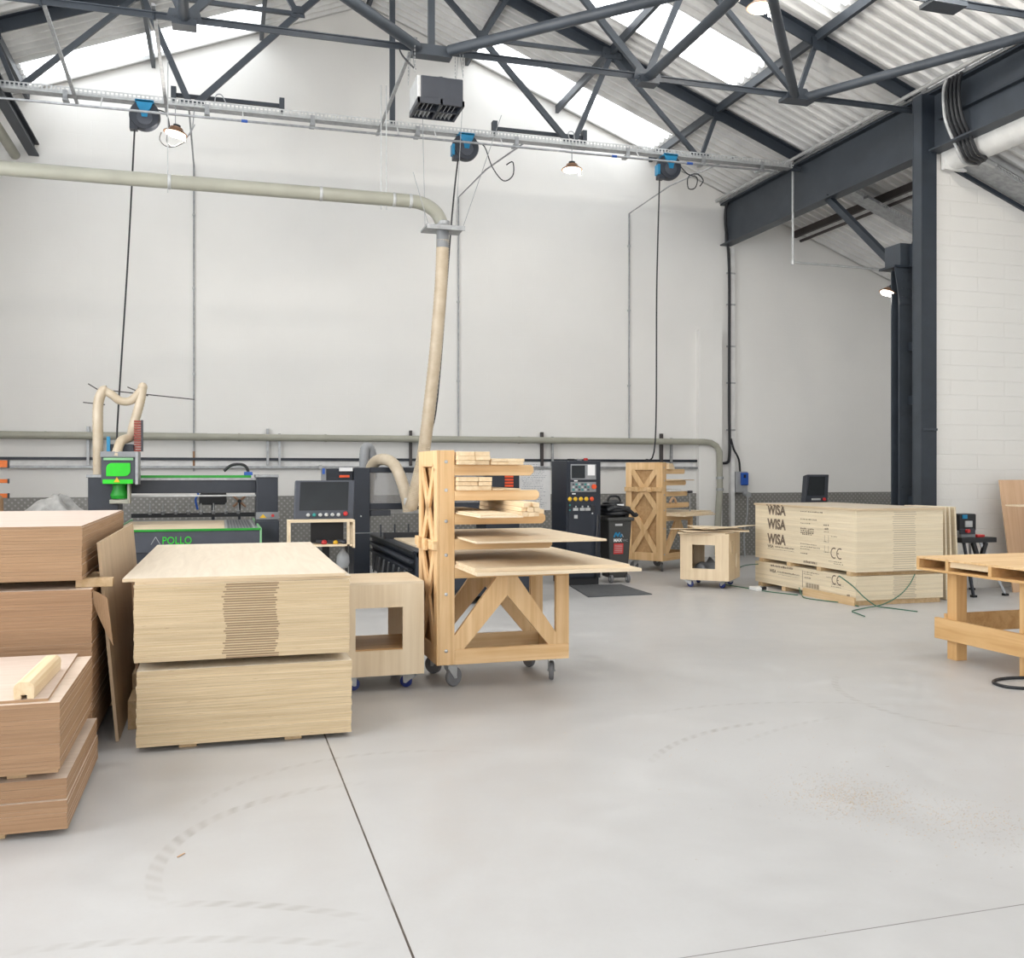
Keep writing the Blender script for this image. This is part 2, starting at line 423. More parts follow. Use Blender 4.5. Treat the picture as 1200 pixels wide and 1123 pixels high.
mb = MB(); corr(mb, [(APX,4.2,False),(4.2,7.65,True),(7.65,9.45,False)], YS, YE, roof_z); corr(mb, [(9.45,X1+.1,False)], YM, YE, roof_z)
o = mb.build('ceiling', M['roof'], smooth=True); struct(o,'corrugated sheet roof slope falling to the girder side','ceiling')
mb = MB(); corr(mb, [(APX,.64,False),(.64,-2.81,True),(-2.81,X0-.1,False)], YS, YE, roof_z)
o = mb.build('ceiling', M['roof'], smooth=True); struct(o,'corrugated sheet roof slope above the green router','ceiling')
LR = [(a,c) for a,c in RL if c < 9]
def low_z(x): return 6.08-PITCH*(x-9.62)
RLk = RL; RL = LR
mb = MB(); corr(mb, [(9.62,10.3,False),(10.3,13.4,True),(13.4,X1+.1,False)], YS, round(11.08/DY)*DY, low_z); RL = RLk
o = mb.build('ceiling', M['roof'], smooth=True); struct(o,'lower corrugated roof falling away from the white gutter','ceiling')
n = 0
for i,(a,c) in enumerate(RL):
    for side,(xa,xb) in (('girder',(4.2,7.65)),('router',(.64,-2.81))):
        n += 1
        mb = MB(); vs=[];fs=[]
        k = int(round((c-a)/DY))
        for j in range(k+1):
            y = a+j*DY; vs += [(xa,y,roof_z(xa)+wave(y)),(xb,y,roof_z(xb)+wave(y))]
        fs = [(2*j,2*j+1,2*j+3,2*j+2) for j in range(k)]
        mb.add(vs,fs)
        o = mb.build('window_%d'%n, M['rooflight'], smooth=True)
        struct(o, 'translucent corrugated rooflight strip, %s from the back wall on the %s slope'%(['first','second','third','fourth','fifth','sixth'][i], side),'rooflight')
for i,(a,c) in enumerate(LR):  # strips added out of view in the low roof to brighten the bench side
    n += 1; k = int(round((c-a)/DY)); mb = MB(); vs = []
    for j in range(k+1):
        y = a+j*DY; vs += [(10.3,y,low_z(10.3)+wave(y)),(13.4,y,low_z(13.4)+wave(y))]
    mb.add(vs,[(2*j,2*j+1,2*j+3,2*j+2) for j in range(k)])
    struct(mb.build('window_%d'%n, M['rooflight'], smooth=True), 'added fill rooflight in the low roof past the white gutter, %s from the brick wall'%['first','second','third'][i],'rooflight')
mb = MB().box(X0,X1,-3,YW+.3,-.2,0); o = mb.build('floor', M['floor']); struct(o,'pale polished concrete floor with saw cut joints and tyre marks','floor')
mb = MB().prism([(X0,0),(X1,0),(X1,roof_z(X1)-.02),(APX,APZ-.02),(X0,roof_z(X0)-.02)],'y',YW,YW+.25)
struct(mb.build('wall_back', M['wall']),'tall white painted gable wall','wall')
mb = MB().box(X0-.25,X0,-3,YW+.25,0,roof_z(X0)); struct(mb.build('wall_left', M['wall']),'plain white side wall','wall')
for i,y in enumerate((1.2,4.8,8.4)):  # assumed windows, unseen, put in for light from the left
    n += 1; mb = MB().box(X0,X0+.03,y,y+3.2,1.6,5.9); struct(mb.build('window_%d'%n, M['sidelight']),'assumed unseen side wall window for light from the left, %s from the front'%['first','second','third','fourth'][i],'window')
    mb = MB()
    for z in (1.55,3.7,5.9): mb.box(X0,X0+.06,y-.05,y+3.25,z,z+.06)
    for yy in (y-.05,y+1.05,y+2.1,y+3.2): mb.box(X0,X0+.06,yy,yy+.05,1.55,5.96)
    struct(mb.build('trim_%d'%(3+i+1), M['steel']),'steel frame of an assumed unseen side wall window, %s from the front'%['first','second','third','fourth'][i],'window frame')
mb = MB().box(X1,X1+.25,-3,YW+.25,0,roof_z(X1)); struct(mb.build('wall_aisle', M['wall']),'plain white aisle wall','wall')
lz = lambda x: 6.04-PITCH*(x-9.62)
mb = MB().prism([(9.335,0),(X1,0),(X1,lz(X1)),(9.62,lz(9.62)),(9.335,5.94)],'y',11.1,11.33)
struct(mb.build('wall_right', M['brick']),'white painted brick cross wall beside the steel column','wall')
# front wall behind the camera; made-up door opening lets in sky fill
mb = MB(); DX0,DX1,DZ = -3.8,9.0,4.9
mb.prism([(X0,0),(DX0,0),(DX0,roof_z(DX0)),(X0,roof_z(X0))],'y',-3.2,-3)
mb.prism([(DX1,0),(X1,0),(X1,roof_z(X1)),(DX1,roof_z(DX1))],'y',-3.2,-3)
mb.prism([(DX0,DZ),(DX1,DZ),(DX1,roof_z(DX1)),(APX,APZ),(DX0,roof_z(DX0))],'y',-3.2,-3)
struct(mb.build('wall_front', M['wall']),'white front wall around an added opening for sky fill','wall')
n += 1; mb = MB().box(X1-.03,X1,12.4,14.6,2.2,4.2); struct(mb.build('window_%d'%n, emit('added_aisle_glow', (1.0,.99,.97), 1.6)),'added glowing panel on the aisle wall, out of view','window')  # unseen glowing panel added to brighten the aisle
# chequer plate dado, white boxing, wedge under girder
mb = MB()
x = X0+.3
while x < X1-.3:
    w_ = min(2.44, X1-.3-x); mb.box(x,x+w_-.004,YW-.012,YW,0,1.21); x += 2.44
struct(mb.build('trim_1', M['chequer']),'grey chequer plate dado along the foot of the gable wall','wall panel')
mb = MB().box(8.68,9.17,YW-.12,YW,0,4.32); struct(mb.build('trim_2', M['wall']),'white boxed casing low on the gable wall corner','casing')
mb = MB().box(9.37,9.45,YW-.1,YW,0,5.9); struct(mb.build('trim_3', M['pvc_white']),'grey steel stanchion strip on the gable wall under the girder','stanchion')

# ------------------------------------------------------------------ roof steel
C = 2.42; ZC = 6.65
NODE = dict(e=(6.86,6.80), o=(5.0,ZC), b=(2.80,ZC), k=(0,ZC), r3=(5.3,roof_z(C+5.3)-.16), r2=(3.45,roof_z(C+3.45)-.16), r1=(1.76,roof_z(C+1.76)-.16), a=(0,APZ-.17), d=(1.36,8.14))
TY = [14.22, 11.46, 8.70]
TL = ['grey steel lattice roof truss nearest the gable wall, carrying the cable tray','grey steel lattice roof truss second from the gable wall, above the hanging heater','grey steel lattice roof truss third from the gable wall, only its end in view']
for ty, tl in zip(TY, TL):
    t = thing('roof_truss', tl, 'roof truss', (C,ty,ZC), 'roof trusses')
    def P(nm, s): x,z = NODE[nm]; return (C+s*x, ty, z)
    for s in (-1,1):
        MB().ang((C+s*7.0,ty,roof_z(C+7.0)-.15), P('a',s), .17, .014).build('rafter', M['steel_dark'], t)
        for a,c,w_ in [('b','d',.085),('d','a',.085),('b','r2',.08),('r2','o',.07),('o','r3',.06),('d','r1',.075),('d','r2',.055)]:
            MB().bar(P(a,s),P(c,s),.055,w_,(0,0,1)).build('strut', M['steel'], t)
        for nm,hw,hh in [('b',.20,.09),('d',.10,.10),('r2',.17,.11)]:
            x,y,z = P(nm,s)
            mb = MB().prism([(x-hw,z-hh*.6),(x+hw,z-hh*.6),(x+hw*.8,z+hh),(x-hw*.8,z+hh)],'y',y-.045,y-.033)
            for q in (-.6,-.2,.2,.6): mb.cyl((x+hw*q,y-.06,z),(x+hw*q,y-.045,z),.013,8)
            mb.build('gusset_plate', M['steel'], t)
        x,y,z = P('o',s); MB().prism([(x-.2,z-.02),(x+.22,z-.02),(x+.12,z+.1),(x-.12,z+.1)],'y',y-.045,y-.033).build('gusset_plate', M['steel'], t)
        x,y,z = P('r3',s); MB().prism([(x-.08,z-.12),(x+.13,z-.14),(x+.13,z),(x-.09,z+.05)],'y',y-.05,y-.036).build('gusset_plate', M['steel_dark'], t)
    MB().ang((C-6.86,ty,ZC),(C+6.86,ty,ZC),.07,.012).build('bottom_tie', M['steel'], t)
    MB().bar((C,ty,ZC),(C,ty,APZ-.2),.07,.075,(1,0,0)).build('king_post', M['steel'], t)
    if ty != TY[0]:
        MB().box(C-.24,C+.24,ty-.08,ty+.08,ZC-.09,ZC+.04).build('node_plate', M['steel'], t, bev=.004)
        for s in (-1,1):
            MB().box(C+s*5.0-.22,C+s*5.0+.22,ty-.12,ty+.1,ZC-.075,ZC-.03).build('node_plate', M['steel'], t)
            MB().box(C+s*2.8-.13,C+s*2.8+.13,ty-.12,ty+.06,ZC-.11,ZC-.04).build('node_plate', M['steel'], t)
def tube_thing(name, label, cat, p0, p1, r, mat, group=None):
    o = MB().cyl(p0,p1,r,14).build(name, mat, smooth=True); tag(o,label,cat,group); return recenter(o)
zb = ZC-.02
for s,w_ in ((1,'towards the girder'),(-1,'towards the green router')):
    tube_thing('bracing_tube','thick grey tube brace running from the truss centre above the heater '+w_,'brace',(C+s*.2,11.46-.1,zb),(C+s*2.75,8.75,zb),.065,M['steel'],'horizontal roof bracing')
    tube_thing('bracing_tube','grey tube brace joining inner nodes of neighbouring trusses '+w_,'brace',(C+s*2.8,11.40,zb),(C+s*2.8,8.75,zb),.06,M['steel'],'horizontal roof bracing')
    tube_thing('bracing_tube','grey tube brace angled inwards from the outer truss node '+w_,'brace',(C+s*4.93,11.40,zb),(C+s*2.9,8.75,zb),.06,M['steel'],'horizontal roof bracing')
    tube_thing('bracing_tube','grey tube brace angled outwards from the outer truss node '+w_,'brace',(C+s*5.1,11.40,zb),(C+s*6.7,8.85,zb+.03),.06,M['steel'],'horizontal roof bracing')
for off,s,w_ in [(1.76,1,'upper'),(3.45,1,'middle'),(5.3,1,'lower'),(1.76,-1,'upper'),(3.45,-1,'middle'),(5.3,-1,'lower'),(8.4,1,'aisle')]:
    x = C+s*off; z = roof_z(x)-.1
    y0 = -2.9 if off<8 else 11.5
    mb = MB().bar((x,y0,z),(x,YW-.02,z),.06,.13)
    o = mb.build('purlin', M['steel'] if off<8 else M['steel_rust'])
    tag(o, 'grey steel %s purlin under the %s roof slope'%(w_, 'girder side' if s>0 else 'router side') if off<8 else 'brown steel purlin under the aisle roof beyond the girder','purlin','roof purlins'); recenter(o)
o = MB().bar((C,-2.9,APZ-.1),(C,YW-.02,APZ-.1),.06,.12).build('purlin', M['steel']); tag(o,'grey steel ridge purlin under the roof apex','purlin','roof purlins'); recenter(o)
o = MB().path([(10.95,11.5,6.16),(10.95,YW-.02,6.16)],.03,8).build('steel_pipe', M['steel_rust'], smooth=True); tag(o,'thin brown pipe slung below the aisle purlin','pipe'); recenter(o)
# eaves girder, columns
GX = 9.3
t = thing('steel_girder','deep blue grey steel girder running from the gable wall to the brick pier and beyond','girder',(GX,6.9,5.95))
MB().box(GX-.008,GX+.008,-2.9,YW,5.97,6.73).build('web_plate', M['steel'], t)
MB().box(GX-.11,GX+.11,-2.9,YW,6.72,6.745).build('top_flange', M['steel_dark'], t)
MB().box(GX-.11,GX+.11,-2.9,YW,5.95,5.975).build('bottom_flange', M['steel'], t)
MB().box(GX-.09,GX-.008,-2.9,10.9,6.33,6.36).build('shelf_angle', M['steel_dark'], t)
for ty in TY: MB().box(GX-.1,GX+.1,ty-.09,ty+.09,6.745,6.86).build('bearing_block', M['steel_dark'], t)
t = thing('steel_column','tall blue grey steel column against the end of the brick wall','column',(GX,11.25,0))
MB().box(9.085,9.325,11.05,11.065,0,6.72).build('flange', M['steel_dark'], t); MB().box(9.085,9.325,11.225,11.24,0,6.72).build('flange', M['steel'], t)
MB().box(9.09,9.11,11.065,11.225,0,6.72).box(9.30,9.32,11.065,11.225,0,6.72).build('side_plate', M['steel'], t)
MB().box(9.1,9.325,11.03,11.05,2.17,2.20).build('stiffener', M['steel'], t)
t = thing('steel_column','shorter riveted steel column with flared head, behind the tall column','column',(GX,11.75,0))
MB().box(9.08,9.31,11.50,11.52,0,4.45).build('flange', M['steel'], t); MB().box(9.08,9.31,11.66,11.68,0,4.45).build('flange', M['steel'], t)
MB().box(9.18,9.2,11.52,11.66,0,4.45).build('web_plate', M['steel_dark'], t)
for z in (.4,1.4,2.4,3.4): MB().lathe([(.014,0),(.014,.006),(.006,.01)],(9.12,11.5,z),(0,-1,0),8).lathe([(.014,0),(.014,.006),(.006,.01)],(9.27,11.5,z),(0,-1,0),8).build('rivet', M['steel_dark'], t)
mb = MB().prism([(9.08,3.95),(9.31,3.95),(9.40,4.46),(8.99,4.46)],'y',11.485,11.499)
for z in (4.05,4.17,4.29,4.40):
    for x in (9.12,9.17,9.22,9.27): mb.cyl((x,11.475,z),(x,11.486,z),.012,8)
mb.build('head_plate', M['steel'], t); MB().box(8.97,9.42,11.46,11.80,4.46,4.49).build('cap_plate', M['steel_dark'], t)
MB().box(9.07,9.35,11.47,11.80,4.49,4.80).build('head_box', M['steel'], t, bev=.005)
MB().box(9.22,9.34,11.25,11.47,4.47,4.78).build('link_plate', M['steel_dark'], t)
for z in (1.15,2.55,3.3): MB().box(9.22,9.30,11.245,11.495,z,z+.12).build('batten_plate', M['steel_dark'], t)
o = MB().bar((GX,13.5,6.0),(GX,11.9,4.6),.09,.10).build('knee_brace', M['steel_dark']); tag(o,'dark steel knee brace sloping from girder to the shorter column','brace'); recenter(o)
o = MB().bar((GX+.25,11.75,4.87),(GX+.55,11.75,5.6),.07,.09).build('knee_brace', M['steel_rust']); tag(o,'short brown steel brace rising behind the tall column','brace'); recenter(o)
# long beam on the router side
t = thing('side_beam','dark steel beam at tie level running back to the gable wall above the orange rack','beam',(-2.8,10,6.6))
MB().box(-2.87,-2.72,4,YW,6.56,6.585).build('bottom_flange', M['steel_dark'], t); MB().box(-2.80,-2.785,4,YW,6.585,6.74).build('web_plate', M['steel_dark'], t); MB().box(-2.87,-2.72,4,YW,6.74,6.765).build('top_flange', M['steel_dark'], t)
tube_thing('side_duct','beige duct running along the dark beam to the gable wall','duct',(-3.06,4,6.55),(-3.06,YW-.02,6.55),.075,M['duct'])
# gutter
t = thing('valley_gutter','white half round valley gutter below the girder at the brick wall head','gutter',(9.58,6,5.7))
MB().path([(9.60,-2.9,5.93),(9.60,11.05,5.93)],.2,20).build('trough', M['white'], t, smooth=True)
MB().box(9.41,9.78,11.0,11.06,5.72,6.16).build('end_plate', M['white'], t)
# ------------------------------------------------------------------ services
TYF = 14.12   # tray sits just in front of the first truss
def tray(name, label, p0, p1, w, h, nrm, grp=None):
    """perforated tray: floor strip plus two lips; open slots cut along the visible lip"""
    p0 = Vector(p0); p1 = Vector(p1); d = (p1-p0); ln = d.length; d.normalize(); up = Vector((0,0,1)); side = Vector(nrm)
    t = thing(name, label, 'cable tray', tuple(p0), grp)
    MB().bar(p0,p1,w,.006).build('tray_floor', M['galv'], t)
    mb = MB(); q0 = p0+side*w/2; q1 = p1+side*w/2
    for zz in (.006,.5*h,h): mb.bar(q0+up*zz,q1+up*zz,.004,.016 if zz!=.5*h else .01)
    n = int(ln/.055)
    for i in range(n):
        a = q0+d*(i+.5)*ln/n; mb.bar(a+up*.004,a+up*h,.0045,.022,d)
    mb.build('slotted_lip', M['galv_light'], t)
    mb = MB().bar(p0-side*w/2+up*h/2,p1-side*w/2+up*h/2,.004,h); mb.build('back_lip', M['galv_light'], t)
    return t
t = tray('cable_tray','long galvanised perforated cable tray along the truss nearest the gable wall',(-4.4,TYF-.07,6.583),(8.97,TYF-.07,6.583),.15,.085,(0,-1,0))
for x in (-1.95,-.17,1.25,2.75,4.25,6.05,7.35,8.4):
    MB().box(x-.035,x+.035,TYF-.16,TYF+.02,6.49,6.53).box(x-.03,x+.03,TYF-.165,TYF-.15,6.49,6.63).build('tray_bracket', M['galv'], t, bev=.003)
MB().path([(-.07,14.0,6.68),(-.05,14.05,6.8),(.02,14.1,6.83),(.08,14.1,6.72)],.008,6,4).path([(5.1,14.0,6.68),(5.12,14.1,6.82),(5.2,14.1,6.83),(5.22,14.1,6.7)],.008,6,4).build('cable', M['grey_plastic'], t, smooth=True)
t = thing('conduit_pipe','thin galvanised conduit slung just below the long cable tray','conduit',(2.5,13.85,6.4))
MB().path([(-4.4,13.82,6.38),(8.6,13.82,6.44)],.017,8).build('pipe', M['galv'], t, smooth=True)
for x in (-1.5,.3,2.45,3.0,4.0,6.2):
    MB().cyl((x,13.82,6.41),(x,13.98,6.58),.009,6).build('hanger_rod', M['pvc_white'], t)
MB().cyl((5.72,13.82,6.427),(5.80,13.82,6.427),.021,8).cyl((6.98,13.82,6.433),(7.08,13.82,6.433),.021,8).cyl((.28,13.82,6.402),(.36,13.82,6.402),.021,8).build('coupler', M['isoblue'], t)
for i,(x,lb) in enumerate([(-1.84,'furthest from the heater'),(-.7,'above the first cable reel lamp'),(2.21,'ending beside the heater')]):
    t = thing('strut_channel','galvanised strut channel bridging the two trusses, '+lb,'strut channel',(x,12.8,6.74),'strut channels between trusses')
    MB().bar((x,11.35,6.72),(x,14.3,6.56),.041,.03).build('channel', M['galv'], t)
    MB().cyl((x,11.46,6.60),(x,11.46,6.76),.02,8).build('clamp', M['steel_dark'], t)
for xa,xb,lb in [(-.62,.85,'over the first hanging lamp'),(4.02,5.48,'over the middle hanging lamp')]:
    t = thing('stub_rail','short dark steel rail with upright end plates %s'%lb,'rail',((xa+xb)/2,14.4,6.8),'stub rails on the first truss')
    MB().box(xa,xb,14.36,14.41,6.84,6.89).build('rail', M['steel_dark'], t)
    for x in (xa,xb): MB().box(x-.035,x+.035,14.33,14.44,6.76,6.97).build('end_plate', M['steel'], t)
# conduit drops on the gable wall
WY = YW-.03
for x,zt,pts,lb in [(-.41,0,[(-.41,14.1,6.62),(-.41,16.0,6.62),(-.41,WY,6.62),(-.41,WY,1.62)],'passing behind the green router'),
              (4.03,0,[(4.45,14.1,6.62),(4.22,15.6,6.62),(4.03,WY,6.46),(4.03,WY,2.2)],'just past the hanging hose'),
              (7.29,0,[(8.0,14.1,6.72),(7.6,15.7,6.66),(7.29,WY,6.42),(7.29,WY,2.2)],'nearest the corner casing')]:
    t = thing('wall_conduit','thin grey conduit dropping down the gable wall, '+lb,'conduit',pts[-1],'conduit drops on the gable wall')
    MB().path(pts,.014,8).build('pipe', M['galv'], t, smooth=True)
    mb = MB()
    for z in (3.2,4.6,5.8): mb.box(x-.025,x+.025,WY-.012,YW,z,z+.03)
    mb.build('saddle', M['galv_light'], t)
    if x<0: MB().cyl((x,WY,1.7),(x,WY,1.95),.018,8).build('coupler', M['copper'], t)
t = thing('cable_trunking','dark cable run with pale trunking below along the gable wall','trunking',(2,WY,1.72))
MB().box(-4.5,9.1,WY-.02,YW-.001,1.80,1.845).build('cable_bundle', M['navy'], t)
MB().box(-4.5,9.1,WY-.05,YW-.001,1.67,1.71).build('trunking_channel', M['galv'], t, bev=.003)
MB().box(-4.5,8.6,WY+.01,YW-.001,1.71,1.80).build('trunking_back', M['pvc_white'], t)
for x in (1.6,4.9,5.9,7.6): MB().box(x,x+.05,WY-.06,WY,1.66,1.73).build('clip', M['galv_light'], t)
t = thing('wall_extraction_pipe','beige extraction pipe low along the gable wall, elbowing down by the casing','pipe',(2.4,16.6,2.2))
MB().path([(-4.5,16.62,2.18),(-.2,16.62,2.18)],.062,14).path([(-.2,16.62,2.18),(8.75,16.62,2.18)],.058,14).build('pipe', M['duct'], t, smooth=True)
MB().path([(8.75,16.62,2.18),(8.9,16.62,2.165),(9.02,16.62,2.1),(9.08,16.62,2.0),(9.09,16.62,1.3)],.058,14).build('elbow', M['duct'], t, smooth=True)
mb = MB().path([(9.09,16.62,1.32),(9.05,16.62,.7),(9.0,16.55,.05)],.062,14); mb.build('drop_pipe', M['duct'], t, smooth=True)
for z in (1.28,1.5): MB().lathe([(.068,-.025),(.072,0),(.068,.025)],(9.09,16.62,z),n=14).build('collar', M['galv'], t, smooth=True)
for x in (1.7,5.1,.3,-2.6): MB().lathe([(.063,-.02),(.066,0),(.063,.02)],(x,16.62,2.18),(1,0,0),14).build('collar', M['duct'], t, smooth=True)
for x in (-2.0,.76,3.17,5.57,7.93):
    MB().box(x-.02,x+.02,16.70,16.79,1.72,2.33).build('wall_strut', M['steel_rust'] if x>2 else M['galv'], t)
    MB().box(x+.01,x+.22,16.69,16.72,2.20,2.23).box(x+.17,x+.21,16.69,16.73,1.72,2.25).build('bracket', M['galv'], t)
# isolator with cable
t = thing('isolator_box','grey and blue electrical isolator box on the gable wall past the casing','isolator',(9.62,16.7,1.2))
MB().box(9.46,9.72,YW-.12,YW,1.22,1.62).build('box', M['grey_plastic'], t, bev=.01)
MB().box(9.56,9.71,YW-.17,YW-.115,1.36,1.60).build('cover', M['isoblue'], t, bev=.012)
MB().box(9.60,9.64,YW-.185,YW-.168,1.50,1.56).build('switch', M['black'], t)
MB().cyl((9.66,YW-.12,1.2),(9.66,YW-.26,1.17),.055,14).build('socket', M['grey_plastic'], t, smooth=True)
MB().path([(9.34,WY-.12,2.25),(9.40,WY-.12,2.05),(9.52,WY-.1,1.85),(9.57,WY-.06,1.62)],.02,8,4).build('supply_cable', M['black'], t, smooth=True)
MB().path([(9.66,YW-.22,1.15),(9.64,YW-.24,.8),(9.56,YW-.26,.4),(9.5,YW-.4,.02)],.014,8,4).build('lead', M['grey_plastic'], t, smooth=True)
t = thing('cable_run','thick black cable bundle dropping down the stanchion and turning onto the dado','cable',(9.33,16.68,1.8))
pts = [(9.5,13.9,6.80),(9.32,15.0,6.79),(9.26,16.3,6.78),(9.23,16.6,6.70),(9.24,16.68,6.35),(9.32,16.68,5.5),(9.32,16.68,3),(9.33,16.68,2.2),(9.32,16.68,1.88),(9.28,16.70,1.79),(9.1,16.72,1.78)]
MB().path(pts,.028,8,5).build('cable', M['black'], t, smooth=True)
mb = MB()
for z in (2.4,3.3,4.0,4.8,5.4): mb.box(9.28,9.46,16.69,16.72,z,z+.03)
mb.build('cable_clip', M['galv'], t)
# conduits and trunking along the girder top
t = thing('girder_conduit','pale conduit and trunking running the length of the girder top','conduit',(9.13,7,6.75))
MB().path([(9.1,-2.9,6.80),(9.1,YW-.02,6.80)],.03,10).build('pipe', M['galv_light'], t, smooth=True)
MB().box(9.17,9.24,-2.9,YW-.02,6.75,6.79).build('trunking', M['galv'], t)
mb = MB()
for k in range(22): mb.box(9.20,9.22,1+k*.72,1.03+k*.72,6.79,6.83)
mb.build('clip', M['galv'], t)
tube_thing('girder_cable','black cable clipped along the top flange of the girder','cable',(9.22,11.6,6.76),(9.22,16.6,6.76),.022,M['black'])
t = thing('drop_conduit','grey conduit dropping from the girder and running to the shorter column','conduit',(9.2,13.6,5.1))
MB().path([(9.18,14.3,6.75),(9.18,14.3,5.12)],.02,8).path([(9.18,14.3,5.12),(11.2,14.3,5.10)],.02,8).build('pipe', M['galv_light'], t, smooth=True)
MB().lathe([(.03,-.04),(.034,0),(.03,.04)],(9.18,14.3,5.12),n=10).build('elbow', M['galv_light'], t, smooth=True)
# bundle draped over the gutter
t = thing('cable_bundle','bundle of black cables draped over the white gutter into the wall head tray','cable',(9.4,10.85,5.7))
for i in range(5):
    y = 10.68-.07*i
    MB().path([(9.16,y,6.76),(9.12,y,6.6),(9.15,y,6.25),(9.30,y,5.95),(9.42,y,5.74),(9.62,y+.08,5.72),(9.9,10.75+.04*i,5.74),(10.6,10.75+.04*i,5.46),(11.8,10.75+.04*i,4.99)],.022,8,4).build('cable', M['black'] if i else M['galv_light'], t, smooth=True)
o_ = lambda x: 5.80-PITCH*(x-9.62)
t = tray('cable_tray','galvanised perforated cable tray sloping along the brick wall head',(9.62,10.85,o_(9.62)),(13.9,10.85,o_(13.9)),.36,.06,(0,-1,0))
MB().bar((9.45,10.62,o_(9.5)-.05),(9.9,10.62,o_(9.9)+.0),.06,.05).build('tray_bracket', M['galv_light'], t)
MB().bar((9.62,11.08,o_(9.62)-.03),(13.9,11.08,o_(13.9)-.03),.04,.05).build('support_rail', M['steel_dark'], t)
z_ = lambda x: roof_z(x)-.30
t = tray('cable_tray','grey cable tray following the aisle roof slope beyond the girder',(9.7,14.2,z_(9.7)),(12.4,14.2,z_(12.4)),.3,.06,(0,-1,0))
for x in (10.35,11.3): MB().bar((x,13.95,z_(x)-.05),(x+.25,14.0,z_(x+.25)-.02),.1,.05).build('tray_bracket', M['galv'], t)

# cable reels
RP = [(-.97,'furthest from the girder, above the green router'),(3.47,'in the middle of the tray, above the hanging hose'),(6.76,'nearest the girder')]
drops = [[(-1.10,14.02,6.2),(-1.19,14.1,4.5),(-1.32,14.05,2.2),(-1.30,14.0,1.95)],[(3.36,14.02,6.2),(3.29,14.1,5.4),(3.06,14.05,2.7),(2.9,13.95,2.1),(2.86,13.9,1.75)],[(6.61,14.02,6.2),(6.60,14.1,4.5),(6.575,14.1,2.1),(6.50,14.3,1.80)]]
loops = [[(-.80,14.0,6.50),(-.70,14.0,6.46),(-.66,14.0,6.3),(-.69,14.0,6.1),(-.62,14.0,6.02),(-.5,14.0,6.08)],[(3.62,14.0,6.50),(3.76,14.0,6.44),(3.88,14.0,6.15),(4.05,14.0,5.96),(4.2,14.0,6.05),(4.2,14.0,6.25),(4.1,14.0,6.2)],
         [(6.92,14.0,6.48),(7.08,14.0,6.33),(7.25,14.0,6.28),(7.22,14.0,6.12),(7.1,14.0,6.1),(7.1,14.0,6.28),(7.25,14.0,6.34),(7.36,14.0,6.25),(7.3,14.0,6.15)]]
for (x,lb),dr,lp in zip(RP,drops,loops):
    t = thing('cable_reel','charcoal and blue cable reel, '+lb,'cable reel',(x,14.0,6.2),'cable reels')
    MB().lathe([(.14,-.085),(.185,-.07),(.2,-.03),(.2,.04),(.185,.08),(.1,.09)],(x,14.02,6.40),(0,-1,0),28).box(x-.19,x-.09,13.95,14.07,6.2,6.36).build('housing', M['charcoal'], t, smooth=True)
    MB().lathe([(.10,.09),(.10,.1),(.085,.105)],(x,14.02,6.36),(0,-1,0),24).build('face_ring', M['slate'], t, smooth=True)
    mb = MB().prism([(x-.12,6.59),(x+.12,6.59),(x+.09,6.50),(x+.045,6.42),(x+.035,6.36),(x-.035,6.36),(x-.045,6.42),(x-.09,6.50)],'y',13.905,13.94)
    mb.box(x-.12,x+.12,13.905,14.1,6.555,6.58); mb.build('bracket', M['blue'], t, bev=.004)
    if x>0: MB().box(x-.215,x-.175,13.93,14.06,6.26,6.42).build('end_cap', M['blue'], t, bev=.006)
    MB().path(dr,.012,8,6).build('hanging_cable', M['black'], t, smooth=True)
    MB().path(lp,.009,8,5).build('feed_cable', M['black'], t, smooth=True)
# hanging lamps
def lamp(x,y,z,ztop,tilt,label,sc=1.0,cord=True,power=25):
    t = thing('pendant_lamp',label,'lamp',(x,y,z),'high bay lamps')
    R_ = Matrix.Translation((x,y,z)) @ Matrix.Rotation(tilt,4,'Y') @ Matrix.Scale(sc,4)
    MB().lathe([(.06,.085),(.085,.08),(.10,.05),(.155,.012),(.162,0),(.155,-.006),(.13,-.004)],n=28).xf(R_).build('shade', M['copper'], t, smooth=True)
    mb = MB()
    for k in range(10):
        a = 2*pi*k/10; mb.box(-.004,.004,.05,.1,.05,.1).xf(Matrix.Identity(4))
    mb2 = MB().cyl((0,0,.08),(0,0,.12),.05,14).xf(R_); mb2.build('heat_sink', M['black'], t, smooth=True)
    MB().lathe([(.13,-.004),(.125,-.018),(.05,-.026),(.0,-.027)],n=28).xf(R_).build('lens', M['lens'], t, smooth=True)
    MB().box(.115,.155,-.02,.02,-.075,-.03).cyl((.135,0,-.03),(.14,0,.01),.012,8).xf(R_).build('sensor', M['grey_plastic'], t, bev=.004)
    if cord: MB().cyl((x,y,z+.1*sc),(x,y,ztop),.007,6).build('cord', M['grey_plastic'], t)
    l = bpy.data.lights.new('lamp_light','POINT'); l.energy = power if cord else 5; l.color = (1,.94,.86); l.shadow_soft_size = .1
    lo = bpy.data.objects.new('lamp_light',l); COL.objects.link(lo); lo.location = (0,0,-.12*sc); lo.parent = t
    return t
t = lamp(-.58,14.0,6.2,6.62,.18,'lit lamp tilting beside the first reel, bronze shade')
MB().path([(-.42,14.0,6.18),(-.36,14.0,6.3),(-.33,14.0,6.62)],.008,6).path([(-.4,14.0,6.2),(-.33,14.0,6.35)],.008,6).build('side_arm', M['galv'], t)
MB().path([(-.76,14.0,6.2),(-.78,14.0,6.1),(-.7,14.0,6.02),(-.58,14.0,6.03),(-.46,14.0,6.1)],.008,6,4).build('flex', M['black'], t, smooth=True)
lamp(5.14,14.0,6.22,6.68,0,'lit lamp hanging level under the middle stretch of tray, between two reels')
